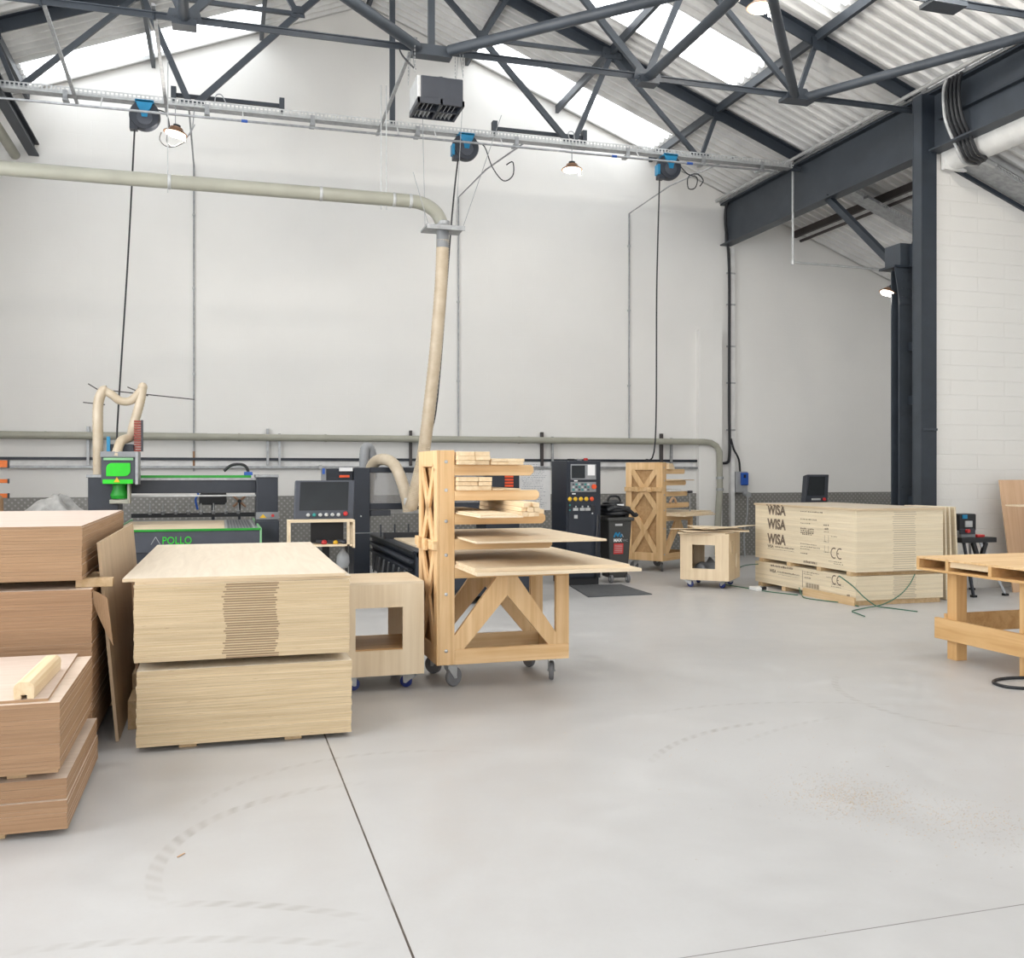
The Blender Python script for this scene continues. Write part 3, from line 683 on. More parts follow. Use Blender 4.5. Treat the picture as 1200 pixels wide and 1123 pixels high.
lamp(5.99,10.0,6.98,8.2,.05,'large lit lamp at the top of the view, under the girder side roof slope',1.0,True,70)
for x,y,lb in ((1.4,9.4,'second row, over the racks'),(3.6,6.4,'third row, over the open floor'),(-1.2,6.4,'third row, over the sheet stacks'),(7.4,7.6,'third row, near the girder')): lamp(x,y,6.9,roof_z(x)-.1,0,'added fill lamp above the view, '+lb,1.0,True,170 if x > 7 else 110)  # unseen lamps added overhead to brighten stacks and floor
t = lamp(9.08,11.75,4.15,4.4,.35,'small lit spot lamp fixed to the flared head of the shorter column',.75,False)
MB().bar((9.08,11.75,4.22),(9.25,11.75,4.32),.03,.03).build('arm', M['steel_dark'], t)

# heater
t = thing('unit_heater','dark grey box fan heater hung on chains from the second truss','heater',(2.45,11.45,5.95))
MB().box(2.24,2.75,11.2,11.7,5.97,6.24).build('casing', M['charcoal'], t, bev=.012)
MB().box(2.20,2.24,11.2,11.7,5.97,6.235).build('side_panel', M['galv_light'], t, bev=.006)
mb = MB()
for x in (2.20,2.47,2.73): mb.box(x,x+.03,11.18,11.71,5.91,5.975)
for y in (11.18,11.43,11.69): mb.box(2.2,2.76,y,y+.025,5.91,5.975)
mb.build('grille_frame', M['charcoal'], t, bev=.003)
for x0_ in (2.25,2.52):
    mb = MB()
    for k in range(4): mb.bar((x0_+.05*k,11.22,5.94),(x0_+.05*k,11.43,5.94),.006,.05,(.5,0,.8))
    for k in range(4): mb.bar((x0_+.05*k,11.47,5.94),(x0_+.05*k,11.68,5.94),.006,.05,(-.5,0,.8))
    mb.build('louvre_set', M['greymetal'], t)
MB().lathe([(.2,0),(.2,.02),(.06,.05)],(2.5,11.45,6.24),n=24).build('fan_guard', M['black'], t, smooth=True)
mb = MB()
for k in range(6):
    a = pi*k/6; mb.path([(2.5+.22*math.cos(a),11.45+.22*math.sin(a),6.25),(2.5,11.45,6.32),(2.5-.22*math.cos(a),11.45-.22*math.sin(a),6.25)],.007,6,3)
mb.build('guard_wire', M['black'], t, smooth=True)
for x in (2.18,2.76):
    for y in (11.25,11.66):
        mb = MB(); 
        for k in range(9):
            z0_ = 6.30+k*.045; mb.box(x-.004,x+.004,y-.004,y+.004,z0_,z0_+.03)
        mb.cyl((x,y,6.28),(x,11.46,6.72),.004,6); mb.build('chain', M['galv'], t)
MB().path([(2.2,11.3,6.33),(2.12,11.3,6.4),(2.05,11.35,6.5),(2.02,11.4,6.6)],.01,6,4).build('power_cable', M['black'], t, smooth=True)

# extraction duct with support plate and hose
t = thing('extraction_duct','beige overhead extraction duct crossing the hall and dropping to a pale flexible hose','duct',(1,12.8,4.8))
dz = 5.205
MB().path([(-4.5,12.8,dz),(2.42,12.8,dz)],.088,20).build('pipe', M['duct'], t, smooth=True)
MB().path([(2.42,12.8,dz),(2.55,12.8,dz-.012),(2.68,12.8,dz-.06),(2.78,12.8,dz-.14),(2.84,12.8,dz-.25),(2.855,12.8,4.90)],.088,20,4).build('elbow', M['duct'], t, smooth=True)
for x in (-.6,1.25,2.2,2.42): MB().lathe([(.089,-.02),(.094,-.015),(.094,.015),(.089,.02)],(x,12.8,dz),(1,0,0),20).build('collar', M['galv_light'], t, smooth=True)
MB().lathe([(.089,0),(.098,.01),(.098,.06),(.089,.07)],(2.858,12.8,4.90),n=20).build('clamp_ring', M['galv'], t, smooth=True)
MB().box(2.60,3.12,12.60,13.02,4.845,4.875).box(2.60,3.12,12.595,12.605,4.81,4.875).build('support_plate', M['galv'], t, bev=.004)
MB().lathe([(.08,-.1),(.085,-.09),(.085,.13)],(2.858,12.8,4.71),n=20).build('spigot', M['greymetal'], t, smooth=True)
for x in (-.62,2.03,2.10):
    MB().cyl((x,12.8,dz-.14),(x,12.8,6.7),.008,6).build('hanger_rod', M['galv_light'], t)
for a,c in [((2.62,12.62,4.88),(2.40,12.5,5.5)),((2.66,13.0,4.88),(2.6,12.9,6.6)),((3.1,12.62,4.88),(3.62,12.6,6.4)),((3.08,13.0,4.88),(3.2,13.1,6.6))]:
    MB().cyl(a,c,.005,6).build('support_wire', M['galv'], t)
hp = [(2.86,12.8,4.72),(2.845,12.85,4.1),(2.79,12.95,3.2),(2.70,13.05,2.25),(2.645,13.12,1.77),(2.56,13.18,1.36),(2.50,13.2,1.10)]
m, nt, b = new_mat('ribbed_clear_hose')
n1 = noise(nt, coords(nt), 6, 3); L(nt, mixc(nt, rng(nt,n1,.3,.7),(.44,.35,.24),(.56,.47,.35)), b.inputs['Base Color'])
b.inputs['Roughness'].default_value = .35; b.inputs['Transmission Weight'].default_value = 0; b.inputs['Subsurface Weight'].default_value = .0
M['hose'] = m
m, nt, b = new_mat('pale_clear_hose')
n1 = noise(nt, coords(nt), 6, 3); L(nt, mixc(nt, rng(nt,n1,.3,.7),(.49,.40,.28),(.61,.52,.40)), b.inputs['Base Color']); b.inputs['Roughness'].default_value = .35; M['hose_pale'] = m
def hose(pts, r, res=14, n=16):
    mb = MB(); return mb.path(pts, r, n, res, True, lambda s,i: r*(1.0 if i%2 else .945))
hose(hp,.088,34).build('flexible_hose', M['hose'], t, smooth=True)
# ------------------------------------------------------------------ sheet stacks
def sheet_mesh(name, lx, ly, t, mat):
    """mesh centred in plan, sitting on z=0"""
    mb = MB().box(-lx/2,lx/2,-ly/2,ly/2,0,t)
    me = bpy.data.meshes.new(name); me.from_pydata(mb.v,[],mb.f); me.materials.append(mat); return me
def stack(name, lx, ly, t, gap, n, cx, cy, z0, mat, label, cat, group, jit=.003, rot=0, first=None):
    me = sheet_mesh(name, lx, ly, t, mat); out = []
    proto = bpy.data.objects.new(name, me); COL.objects.link(proto); tag(proto, label, cat, group)
    for i in range(n):
        o = proto if i == 0 else proto.copy()
        if i: COL.objects.link(o)
        o.location = (cx+random.uniform(-jit,jit), cy+random.uniform(-jit,jit), z0+i*(t+gap)); o.rotation_euler = (0,0,rot+random.uniform(-.0012,.0012))
        out.append(o)
    return out
def bearer(x0,x1,y0,y1,z0,z1,label,group=None,mat='bearer'):
    o = MB().box(x0,x1,y0,y1,z0,z1).build('timber_bearer', M[mat], bev=.003); tag(o,label,'timber',group); return recenter(o)

# birch stack in front
t_, g_ = .0175, .0006
for i,x in enumerate((-.18,.42)):
    bearer(x-.05,x+.05,5.99,8.3,0,.03,'flat timber bearer under the front birch plywood stack, %s'%('below its middle' if i else 'towards the leaning board'),'bearers under the front birch stack')
stack('plywood_sheet',1.22,2.44,t_,g_,24,.153,7.16,.031,M['birch'],'birch plywood sheet in the plain-edged lower pack of the front stack','plywood sheet','lower pack of the front birch stack')
zt = .031+24*(t_+g_)
for y,dx in ((6.55,.0),(8.1,.02)):
    bearer(-.52+dx,.74,y,y+.09,zt,.513,'timber bearer between the two packs of the front birch stack, %s'%('nearer its front edge' if y<7 else 'near its back edge'),'bearers between packs of the front birch stack')
t2,g2 = .0138,.0005
stack('plywood_sheet',1.22,2.44,t2,g2,31,.140,7.16,.5135,M['birch_band'],'birch plywood sheet in the upper pack with a dark-striped edge band','plywood sheet','upper pack of the front birch stack',.0025)
zt = .5135+31*(t2+g2)
o = stack('plywood_sheet',1.23,2.48,.018,0,1,.142,7.20,zt+.0005,M['top_birch'],'second from the top birch sheet, overhanging the striped pack in front','plywood sheet',None,0,.004)
o = stack('plywood_sheet',1.26,2.74,.018,0,1,.112,7.32,zt+.019,M['top_birch'],'topmost pale birch sheet lying slightly askew on the front stack','plywood sheet',None,0,-.012)
# timber ends poking out on the left of this stack
for x0,y,z,lb in ((-.55,6.5,.14,'lower'),(-.56,6.95,.22,'upper')):
    bearer(x0,x0+.085,y,y+.35,z-.14 if lb=='lower' else 0,z+.04,'short %s timber offcut in the gap beside the front birch stack'%lb,'offcuts beside the front birch stack')

# left front pile (veneered mdf)
mx = 'veneered board in the %s of the nearest left pile'
for i,x in enumerate((-2.7,-1.7,-.95)):
    bearer(x-.05,x+.05,4.72,5.8,0,.03,'flat bearer under the nearest left pile, %s'%('hidden deep under it','under its middle','near its exposed corner')[i],'bearers under the nearest left pile')
stack('mdf_board',2.44,1.12,.0178,.0004,7,-1.865,5.24,.031,M['mdf'],mx%'bottom pack','board','bottom pack of the nearest left pile',.0015)
stack('mdf_board',2.44,1.10,.0178,.0004,5,-1.870,5.25,.031+7*.0182+.001,M['mdf'],mx%'second pack from the floor','board','second pack of the nearest left pile',.0015)
zt = .031+12*.0182+.001
for x in (-2.6,-1.8,-.86):
    bearer(x-.04,x+.04,4.75,5.85,zt,zt+.035,'dark timber spacer inside the nearest left pile, %s'%{-2.6:'out of the way at its far end',-1.8:'under its middle',-.86:'showing black at the corner'}[x],'spacers inside the nearest left pile')
stack('mdf_board',2.44,1.10,.018,0,1,-1.90,5.22,zt+.035,M['mdf_pale'],'odd pale board at the underside of the upper pack in the nearest left pile','board',None,0)
n_ = stack('mdf_board',2.44,1.12,.0178,.0004,16,-1.892,5.22,zt+.054,M['mdf'],mx%'upper pack','board','upper pack of the nearest left pile',.0015)
zt2 = zt+.054+16*.0182
stack('mdf_board',2.40,1.12,.012,0,1,-1.935,5.23,zt2+.0005,M['mdf_pale'],'topmost board on the nearest left pile, under the timber moulding','board',None,0,.02)
# D-shaped moulding with a groove on top
zm = zt2+.013
t = None
prof = [(-.04,0),(-.012,0),(-.012,.018),(.012,.018),(.012,0),(.04,0),(.043,.045),(.037,.064),(.022,.075),(-.022,.075),(-.037,.064),(-.043,.045)]
o = MB().prism(prof,'y',-.33,.33).build('timber_moulding', M['pine'], bev=.002)
o.location = (-.815,5.03,zm); o.rotation_euler = (0,0,-.02)
tag(o,'short rounded timber moulding with a groove, lying on the nearest left pile','timber moulding')

# left back stack
for i,y in enumerate((6.15,7.2,8.3)):
    bearer(-1.94,-.70,y,y+.09,0,.06,'floor bearer of the tall left stack, %s'%('nearest','in the middle','farthest')[i],'floor bearers of the tall left stack')
stack('mdf_board',1.22,2.44,.0178,.0004,48,-1.31,7.24,.061,M['mdf'],'brown veneered board in the lower pack of the tall left stack','board','lower pack of the tall left stack',.0025)
zt = .061+48*.0182
bearer(-.80,-.60,6.12,6.20,zt+.001,zt+.05,'stub of timber sticking out between the packs of the tall left stack')
for i,y in enumerate((6.5,7.2,8.3)):
    bearer(-1.94,-.70,y,y+.09,zt+.001,zt+.05,'timber bearer between packs of the tall left stack, %s'%('set back nearest','in the middle','farthest')[i],'middle bearers of the tall left stack')
zz = zt+.0515
stack('mdf_board',1.22,2.5,.0172,.0004,17,-1.365,7.29,zz,M['mdf_pale'],'pinkish brown board in the top pack of the tall left stack','board','top pack of the tall left stack',.002)
zz += 17*.0176
stack('mdf_board',1.22,2.5,.009,0,1,-1.37,7.29,zz+.0005,M['mdf_pale'],'topmost smooth pinkish board on the tall left stack','board',None,0)
# curled card flap hanging at the stack corner
mb = MB(); vs=[]; fs=[]
for i in range(8):
    a = i/7
    for s in (0,1):
        vs.append((-.695+.075*a+.03*a*a*s, 6.02+.02*s+.03*math.sin(a*2), .93-.05*a-.20*a*s-.08*s))
for i in range(7): fs.append((2*i,2*i+1,2*i+3,2*i+2))
mb.add(vs,fs); o = mb.build('card_flap', M['card']); so = o.modifiers.new('thickness','SOLIDIFY'); so.thickness = .004
tag(o,'curled brown card flap hanging off the corner of the tall left stack','card')
# boards leaning between the stacks
o = MB().box(-.009,.009,0,2.3,0,1.19).build('plywood_board', M['ply_face']); o.location = (-.585,6.23,.001); o.rotation_euler = (0,-.088,0)
tag(o,'grey-brown plywood board leaning against the tall left stack','board')
o = MB().box(-.009,.009,0,1.6,0,.93).build('plywood_board', M['beech']); o.location = (-.50,6.75,.001); o.rotation_euler = (0,-.045,0)
tag(o,'dark brown board standing in the slot beside the front birch stack','board')

# printed birch stack by the column
WX0, WX1, WY0 = 7.30, 8.55, 10.02
WL = 2.30
wcx, wcy = (WX0+WX1)/2, WY0+WL/2
prints = MB()    # coordinates: (0, u along the face from the corner nearest the camera, z)
def pr(s, size, u, z, bold=0, xs=1.0):   # u measured from the far end so that text reads left to right
    text_on(prints, s, size, (0,-u,z), (0,-1,0), (0,0,1), bold, xs)
def rect(u0,u1,z0,z1): prints.add([(0,-u0,z0),(0,-u1,z0),(0,-u1,z1),(0,-u0,z1)],[(0,1,2,3)])
def scrib(u0,u1,z,h=.012,seed=1,fill=.7):
    r = random.Random(seed); u = u0
    while u < u1:
        w_ = r.uniform(.008,.03); rect(u,min(u+w_,u1),z,z+h*r.uniform(.6,1)); u += w_+r.uniform(.006,.016)
U0 = -(WY0+WL)   # far (left) end in -y
def UU(a): return U0+a
for z in (1.035,.84,.635): pr('WISA',.185,UU(.33),z-.01,.008,.98)
pr('WISA',.055,UU(.33),.565,.002,1.1); scrib(UU(.52),UU(.98),.575,.02,3); scrib(UU(.33),UU(.98),.545,.006,5)
scrib(UU(1.13),UU(1.62),1.085,.016,11); scrib(UU(1.13),UU(1.5),.985,.016,12); scrib(UU(1.13),UU(1.36),.935,.012,13)
for k in range(3): scrib(UU(1.13),UU(1.43),.86-.026*k,.021,20+k)
scrib(UU(1.17),UU(1.38),.79,.016,24)
scrib(UU(1.13),UU(1.5),.665,.014,25); scrib(UU(1.13),UU(1.56),.63,.013,26); scrib(UU(1.13),UU(1.34),.60,.012,27); scrib(UU(1.13),UU(1.3),.54,.018,28)
scrib(UU(1.2),UU(1.5),.425,.035,29)
scrib(UU(1.64),UU(1.76),.93,.02,30); scrib(UU(1.66),UU(1.74),.88,.03,31); scrib(UU(1.64),UU(1.76),.85,.01,32)
for k in range(2):
    zc = .74-.13*k
    prints.add([(0,-(UU(1.66)),zc),(0,-(UU(1.665)),zc),(0,-(UU(1.665)),zc+.07),(0,-(UU(1.66)),zc+.07)],[(0,1,2,3)])
    prints.add([(0,-(UU(1.74)),zc),(0,-(UU(1.745)),zc),(0,-(UU(1.745)),zc+.07),(0,-(UU(1.74)),zc+.07)],[(0,1,2,3)])
    scrib(UU(1.65),UU(1.76),zc-.015,.012,40+k)
scrib(UU(1.80),UU(1.93),.80,.01,44)
def arc_ring(uc,zc,r,wd,a0,a1,n=16):
    for k in range(n):
        a = a0+(a1-a0)*k/n; c = a0+(a1-a0)*(k+1)/n
        q = lambda rr,an: (0,-(uc+rr*math.cos(an)),zc+rr*math.sin(an))
        prints.add([q(r-wd,a),q(r,a),q(r,c),q(r-wd,c)],[(0,1,2,3)])
def ce(u,z,r):
    arc_ring(u,z,r,.016,math.radians(60),math.radians(300)); arc_ring(u+r*1.7,z,r,.016,math.radians(60),math.radians(300)); rect(u+r*.85,u+r*1.4,z-.006,z+.006)
ce(UU(1.86),.60,.07); scrib(UU(1.75),UU(2.02),.49,.010,50); scrib(UU(1.85),UU(2.05),.465,.01,51)
# lower pack prints
scrib(UU(.40),UU(.95),.305,.03,60); pr('WISA',.06,UU(.38),.225,.002,1.1); scrib(UU(.58),UU(1.1),.238,.02,61); scrib(UU(.6),UU(1.1),.21,.006,62)
rect(UU(1.17),UU(1.18),.10,.32); scrib(UU(1.2),UU(1.55),.30,.014,63); scrib(UU(1.2),UU(1.4),.275,.012,64); scrib(UU(1.22),UU(1.36),.225,.02,65)
for k in range(16): rect(UU(1.25+.019*k),UU(1.25+.019*k+(.011 if k%3 else .006)),.11,.17)
ce(UU(1.87),.27,.06); scrib(UU(1.7),UU(1.8),.285,.012,66); scrib(UU(1.8),UU(2.05),.205,.01,67); scrib(UU(1.8),UU(2.0),.18,.01,68); scrib(UU(2.12),UU(2.18),.10,.03,69)
def print_on(o, lx, z0, z1):
    """the slice of the stencilled print that falls on this sheet's long edge becomes the sheet's own child"""
    bm = bmesh.new(); vv = [bm.verts.new((0,v[1],v[2])) for v in prints.v]
    for f in prints.f:
        zs = [prints.v[i][2] for i in f]
        if max(zs) < z0 or min(zs) > z1: continue
        try: bm.faces.new([vv[i] for i in f])
        except ValueError: pass
    for v in [v for v in bm.verts if not v.link_faces]: bm.verts.remove(v)
    for zc, inn in ((z0,True),(z1,False)):
        if bm.verts: bmesh.ops.bisect_plane(bm, geom=bm.verts[:]+bm.edges[:]+bm.faces[:], plane_co=(0,0,zc), plane_no=(0,0,1), clear_inner=inn, clear_outer=not inn)
    if bm.faces:
        me = bpy.data.meshes.new('stencil_print')
        L_ = o.location
        for v in bm.verts: v.co = Vector((-lx/2-.0012, v.co.y-L_.y, v.co.z-L_.z))
        bmesh.ops.recalc_face_normals(bm, faces=bm.faces); bm.to_mesh(me)
        me.materials.append(M['ink_print'])
        c = bpy.data.objects.new('stencil_print', me); COL.objects.link(c); c.parent = o
    bm.free()
lx = WX1-WX0
for k,y in enumerate((10.05,10.75,11.55,12.15)):
    bearer(WX0+.0,WX1-.02,y,y+.09,0,.06,'floor bearer under the printed birch stack, %s from the near end'%('first','second','third','fourth')[k],'floor bearers of the printed stack')
lo = stack('plywood_sheet',lx,WL,.0203,.0004,14,wcx,wcy,.061,M['birch_pale'],'birch plywood sheet in the thin bottom pack of the printed stack','plywood sheet','bottom pack of the printed stack',0)
for o in lo: o.rotation_euler = (0,0,0); print_on(o, lx, o.location.z, o.location.z+.0203)
zt = .061+14*.0207
for k,y in enumerate((10.10,10.72,11.40,12.1)):
    bearer(WX0-.02,WX1-.02,y,y+.085,zt,zt+.05,'bearer end showing between the packs of the printed stack, %s from the near end'%('first','second','third','fourth')[k],'bearers between packs of the printed stack')
zz = zt+.0505
up = stack('plywood_sheet',lx,WL,.0268,.0006,27,wcx,wcy,zz,M['birch_pale'],'birch plywood sheet in the tall upper pack of the printed stack','plywood sheet','upper pack of the printed stack',0)
for o in up: o.rotation_euler = (0,0,0); print_on(o, lx, o.location.z, o.location.z+.0268)
zz += 27*.0274
tp = stack('plywood_sheet',lx+.03,WL+.02,.0265,0,1,wcx,wcy,zz+.0005,M['top_birch'],'topmost slightly oversize sheet on the printed birch stack','plywood sheet',None,0)
print_on(tp[0], lx+.03, zz+.0005, zz+.027)
WTOP = zz+.027
# cover boards set against the foot of the printed stack
o = MB().box(WX0-.03,WX0-.008,10.02,11.1,.0,.10).build('timber_plank', M['bearer']); tag(o,'pale plank on edge along the foot of the printed stack','timber'); recenter(o)
# loose sheets leaning behind it
for k,(x,a) in enumerate(((8.72,-.02),(8.80,-.035),(8.90,-.05))):
    o = MB().box(-.012,.012,0,.75,0,1.17).build('plywood_board', M['birch_pale']); o.location = (x,10.15,.001); o.rotation_euler = (0,a,0)
    tag(o,'narrow pale board leaning on the end of the printed stack, %s out'%('innermost','middle','farthest')[k],'board','boards leaning on the printed stack')
# ------------------------------------------------------------------ green router
t = thing('green_router','green and slate gantry router with lettered bed front','router',(-.4,13.4,0))
AX0, AX1, AY0, AY1 = -1.20, .46, 12.2, 15.0
MB().box(AX0,AX1,AY0,AY1,.25,.80).build('bed_base', M['charcoal'], t)
MB().box(AX0,AX1,AY0-.02,AY0,.66,.905).build('front_panel', M['slate'], t, bev=.006)
MB().box(AX0-.01,AX1+.01,AY0-.03,AY0+.04,.905,.93).build('green_trim', M['green'], t, bev=.004)
o = MB().box(AX1,AX1+.025,AY0-.02,AY1,.62,.93).box(AX0-.025,AX0,AY0-.02,AY1,.62,.93).build('side_trim', M['green_pale'], t, bev=.006)
MB().box(AX0,AX1,AY0+.04,AY1,.80,.905).build('bed', M['greymetal'], t)
mb = MB()
for k in range(9): mb.box(.10+.038*k,.112+.038*k,AY0+.06,AY1-.2,.905,.911)
mb.build('bed_slot', M['slate'], t)
MB().box(.06,.085,AY0+.06,AY1-.2,.905,.915).box(.40,.42,AY0+.06,AY1-.2,.905,.915).build('bed_strip', M['galv_light'], t)
for (x0,x1) in ((AX0+.03,AX0+.13),(AX1-.13,AX1-.03)):
    for y in (12.3,14.7): MB().box(x0,x1,y,y+.1,0,.25).build('foot', M['charcoal'], t)
mb = MB(); s_ = .16; ox = -.78; oz = .755
mb.prism([(ox,oz),(ox+.008,oz),(ox+.055,oz+.08),(ox+.102,oz),(ox+.11,oz),(ox+.06,oz+.09),(ox+.05,oz+.09)],'y',AY0-.0235,AY0-.0225); mb.build('lettering', M['grey_plastic'], t)
mb = MB(); text_on(mb,'POLLO',.125,(-.655,AY0-.0235,.757),(1,0,0),(0,0,1),.0,.86); mb.build('lettering', M['green_bright'], t)
# gantry
for x0,x1,nm in ((-1.60,-1.24,'gantry_leg'),(.46,.74,'gantry_leg')):
    MB().prism([(13.35,.55),(13.95,.55),(13.95,1.50),(13.85,1.556),(13.35,1.556)],'x',x0,x1).build(nm, M['charcoal'], t, bev=.012)
MB().box(-1.62,-1.22,13.33,13.97,1.535,1.575).build('leg_cap', M['galv'], t, bev=.008); MB().box(.45,.75,13.33,13.97,1.535,1.575).build('leg_cap', M['galv'], t, bev=.008)
MB().box(.452,.748,13.335,13.35,.98,1.075).build('grey_band', M['greymetal'], t); MB().box(.45,.752,13.30,13.36,.55,.97).build('lower_cover', M['charcoal'], t, bev=.015)
MB().prism([(.50,1.0),(.59,1.0),(.545,1.05)],'y',13.33,13.335).build('warning_sign', M['yellow'], t)
MB().cyl((.67,13.335,1.03),(.67,13.31,1.03),.02,12).build('stop_button', M['red'], t)
MB().box(-1.24,.46,13.5,13.8,1.33,1.50).build('beam', M['charcoal'], t, bev=.006)
MB().box(-1.24,.46,13.48,13.82,1.50,1.53).build('beam_rail', M['galv'], t); MB().box(-1.24,.40,13.5,13.8,1.53,1.565).build('beam_strip', M['green'], t, bev=.004)
MB().box(-1.24,.46,13.47,13.5,1.285,1.305).build('lower_rail', M['galv_light'], t)
# head
MB().box(-1.42,-1.02,13.12,13.5,1.46,1.79).build('head_box', M['slate'], t, bev=.01)
MB().box(-1.43,-1.01,13.10,13.5,1.79,1.865).build('head_top', M['greymetal'], t, bev=.01); MB().box(-1.02,-.985,13.1,13.5,1.45,1.865).build('head_side', M['galv'], t, bev=.004)
MB().box(-1.39,-1.045,13.09,13.12,1.755,1.785).build('green_strip', M['green_pale'], t)
R_ = .07; x0,x1,z0,z1 = -1.36,-1.08,1.555,1.72
poly = [(x0,z0)] + [(x1-R_+R_*math.sin(a),z0+R_-R_*math.cos(a)) for a in [i*pi/2/6 for i in range(7)]] + [(x1,z1)] + [(x0+R_-R_*math.sin(a),z1-R_+R_*math.cos(a)) for a in [i*pi/2/6 for i in range(7)]]
MB().prism(poly,'y',13.105,13.12).build('badge_panel', M['green_bright'], t)
MB().box(-1.40,-1.05,13.10,13.13,1.46,1.515).build('lower_band', M['green_bright'], t); MB().prism([(-1.27,1.48),(-1.20,1.48),(-1.235,1.545)],'y',13.09,13.1).build('warning_sign', M['yellow'], t)
MB().lathe([(.10,.02),(.115,.06),(.085,.14),(.085,.2),(.11,.22)],(-1.22,13.3,1.25),n=20).build('spindle', M['green'], t, smooth=True)
MB().box(-1.33,-1.10,13.17,13.43,1.21,1.26).box(-1.12,-1.09,13.17,13.4,1.21,1.46).build('dust_shoe', M['duct'], t, bev=.006)
MB().box(-1.36,-1.05,13.25,13.5,1.865,1.96).build('motor_cover', M['charcoal'], t, bev=.01); MB().box(-1.36,-1.32,13.15,13.19,1.865,2.05).build('blue_tag', M['blue'], t)
MB().lathe([(.0,-.06),(.035,-.05),(.058,-.02),(.06,0),(.058,.02),(.035,.05),(0,.06)],(-.965,13.55,2.715),n=14).build('hose_elbow', M['hose_pale'], t, smooth=True)
# tool rail behind the bed
MB().box(-1.2,.55,14.72,14.80,.96,1.02).build('tool_rail', M['black'], t, bev=.004)
for k in range(8):
    x = -.95+k*.172
    MB().lathe([(.02,0),(.03,.03),(.03,.05),(.012,.06),(.008,.16)],(x,14.7,1.0),n=10).build('tool_holder', M['galv'], t, smooth=True)
# hoses, stays, chain
y = 13.55
hose([(-1.50,y,1.56),(-1.505,y,2.1),(-1.50,y,2.48),(-1.45,y,2.64),(-1.40,y,2.66)],.066,14,14).build('dust_hose', M['hose_pale'], t, smooth=True)
hose([(-1.43,y,2.66),(-1.33,y,2.60),(-1.24,y,2.53),(-1.12,y,2.53),(-1.02,y,2.62),(-.965,y,2.70)],.055,14,14).build('dust_hose', M['hose_pale'], t, smooth=True)
hose([(-.965,y,2.72),(-1.00,y,2.5),(-1.08,y,2.2),(-1.10,y-.15,2.06),(-1.20,y-.35,1.99),(-1.25,y-.4,1.80)],.06,14,14).build('dust_hose', M['hose_pale'], t, smooth=True)
for a,c in [((-1.68,y,2.50),(-1.42,y,2.475)),((-1.62,y,2.74),(-1.40,y,2.60)),((-1.44,y,2.665),(-.32,y,2.565)),((-1.15,y,2.71),(-.90,y,2.60))]:
    MB().cyl(a,c,.008,6).build('stay_rod', M['steel_rust'], t)
mb = MB()
for k in range(13): mb.box(-1.05,-.965,13.28,13.36,1.87+k*.031,1.893+k*.031)
mb.build('cable_chain', M['chain_red'], t); MB().box(-.965,-.945,13.27,13.37,1.87,2.27).build('chain_guard', M['charcoal'], t)
MB().path([(.05,13.65,1.62),(.15,13.65,1.70),(.28,13.65,1.71),(.35,13.65,1.66),(.365,13.65,1.57)],.02,8,4).build('cable', M['black'], t, smooth=True)
MB().box(.31,.42,13.6,13.72,1.565,1.61).build('connector', M['isoblue'], t, bev=.004)
o = MB().box(AX0+.02,.055,AY0+.08,14.4,.9055,.925).build('plywood_board', M['ply_pale']); tag(o,'pale board lying on the bed of the green router','board'); recenter(o)
# things behind the router, seen under its beam
t = thing('small_monitor','small dark monitor on a stand behind the green router','monitor',(-.1,15.3,.9))
MB().prism([(-.30,1.12),(.07,1.12),(.10,1.16),(.09,1.30),(-.27,1.30),(-.30,1.26)],'y',15.27,15.32).build('screen', M['black'], t, bev=.01)
MB().cyl((-.1,15.3,.0),(-.1,15.3,1.13),.025,10).build('stand', M['charcoal'], t); MB().box(-.3,.1,15.15,15.45,0,.02).build('base', M['charcoal'], t)
MB().path([(-.32,15.26,1.42),(-.36,15.26,1.35),(-.31,15.26,1.28),(-.35,15.26,1.2),(-.32,15.26,1.05)],.016,8,4).build('blue_cable', M['isoblue'], t, smooth=True)
t = thing('desk_fan','small bronze bladed fan behind the green router, beside the small monitor','fan',(.28,15.3,.9))
for k in range(4):
    a = pi/4+k*pi/2; MB().bar((.28,15.3,1.17),(.28+.13*math.cos(a),15.28,1.17+.12*math.sin(a)),.02,.06,(0,1,.4)).build('blade', M['copper'], t)
MB().cyl((.28,15.33,1.17),(.28,15.25,1.17),.03,10).build('hub', M['black'], t); MB().cyl((.28,15.33,0),(.28,15.33,1.16),.02,8).build('stand', M['charcoal'], t); MB().box(.15,.41,15.2,15.46,0,.02).build('base', M['charcoal'], t)

# ------------------------------------------------------------------ black router
t = thing('black_router','large black gantry router with glazed gantry and pale hose','router',(3,13,0))
BX0,BX1,BY0,BY1 = 2.22,3.75,11.4,15.2
MB().box(BX0+.05,BX1-.05,BY0+.06,BY1,.10,.60).build('bed_base', M['navy'], t)
MB().box(BX0,BX1,BY0,BY0+.06,.19,.66).build('end_panel', M['navy'], t, bev=.006)
MB().box(BX0,BX1,BY0,BY1,.60,.665).build('bed', M['charcoal'], t)
for x in (BX0-.03,BX1-.03):
    MB().box(x,x+.06,BY0+.1,BY1,.625,.66).build('side_rail', M['black'], t, bev=.004); MB().box(x,x+.06,BY0+.25,BY1,.50,.545).build('side_rail', M['slate'], t, bev=.004); MB().box(x,x+.06,BY0+.35,BY1,.40,.43).build('side_rail', M['charcoal'], t, bev=.004)
mb = MB()
for k in range(7): mb.bar((BX0-.02,12.2+.4*k,.12),(BX0-.02,12.0+.4*k,.38),.02,.03)
mb.build('base_brace', M['greymetal'], t)
MB().box(1.25,2.15,12.6,13.2,.0,.12).box(1.3,2.1,12.2,12.6,0,.10).build('pedal_platform', M['charcoal'], t, bev=.01)
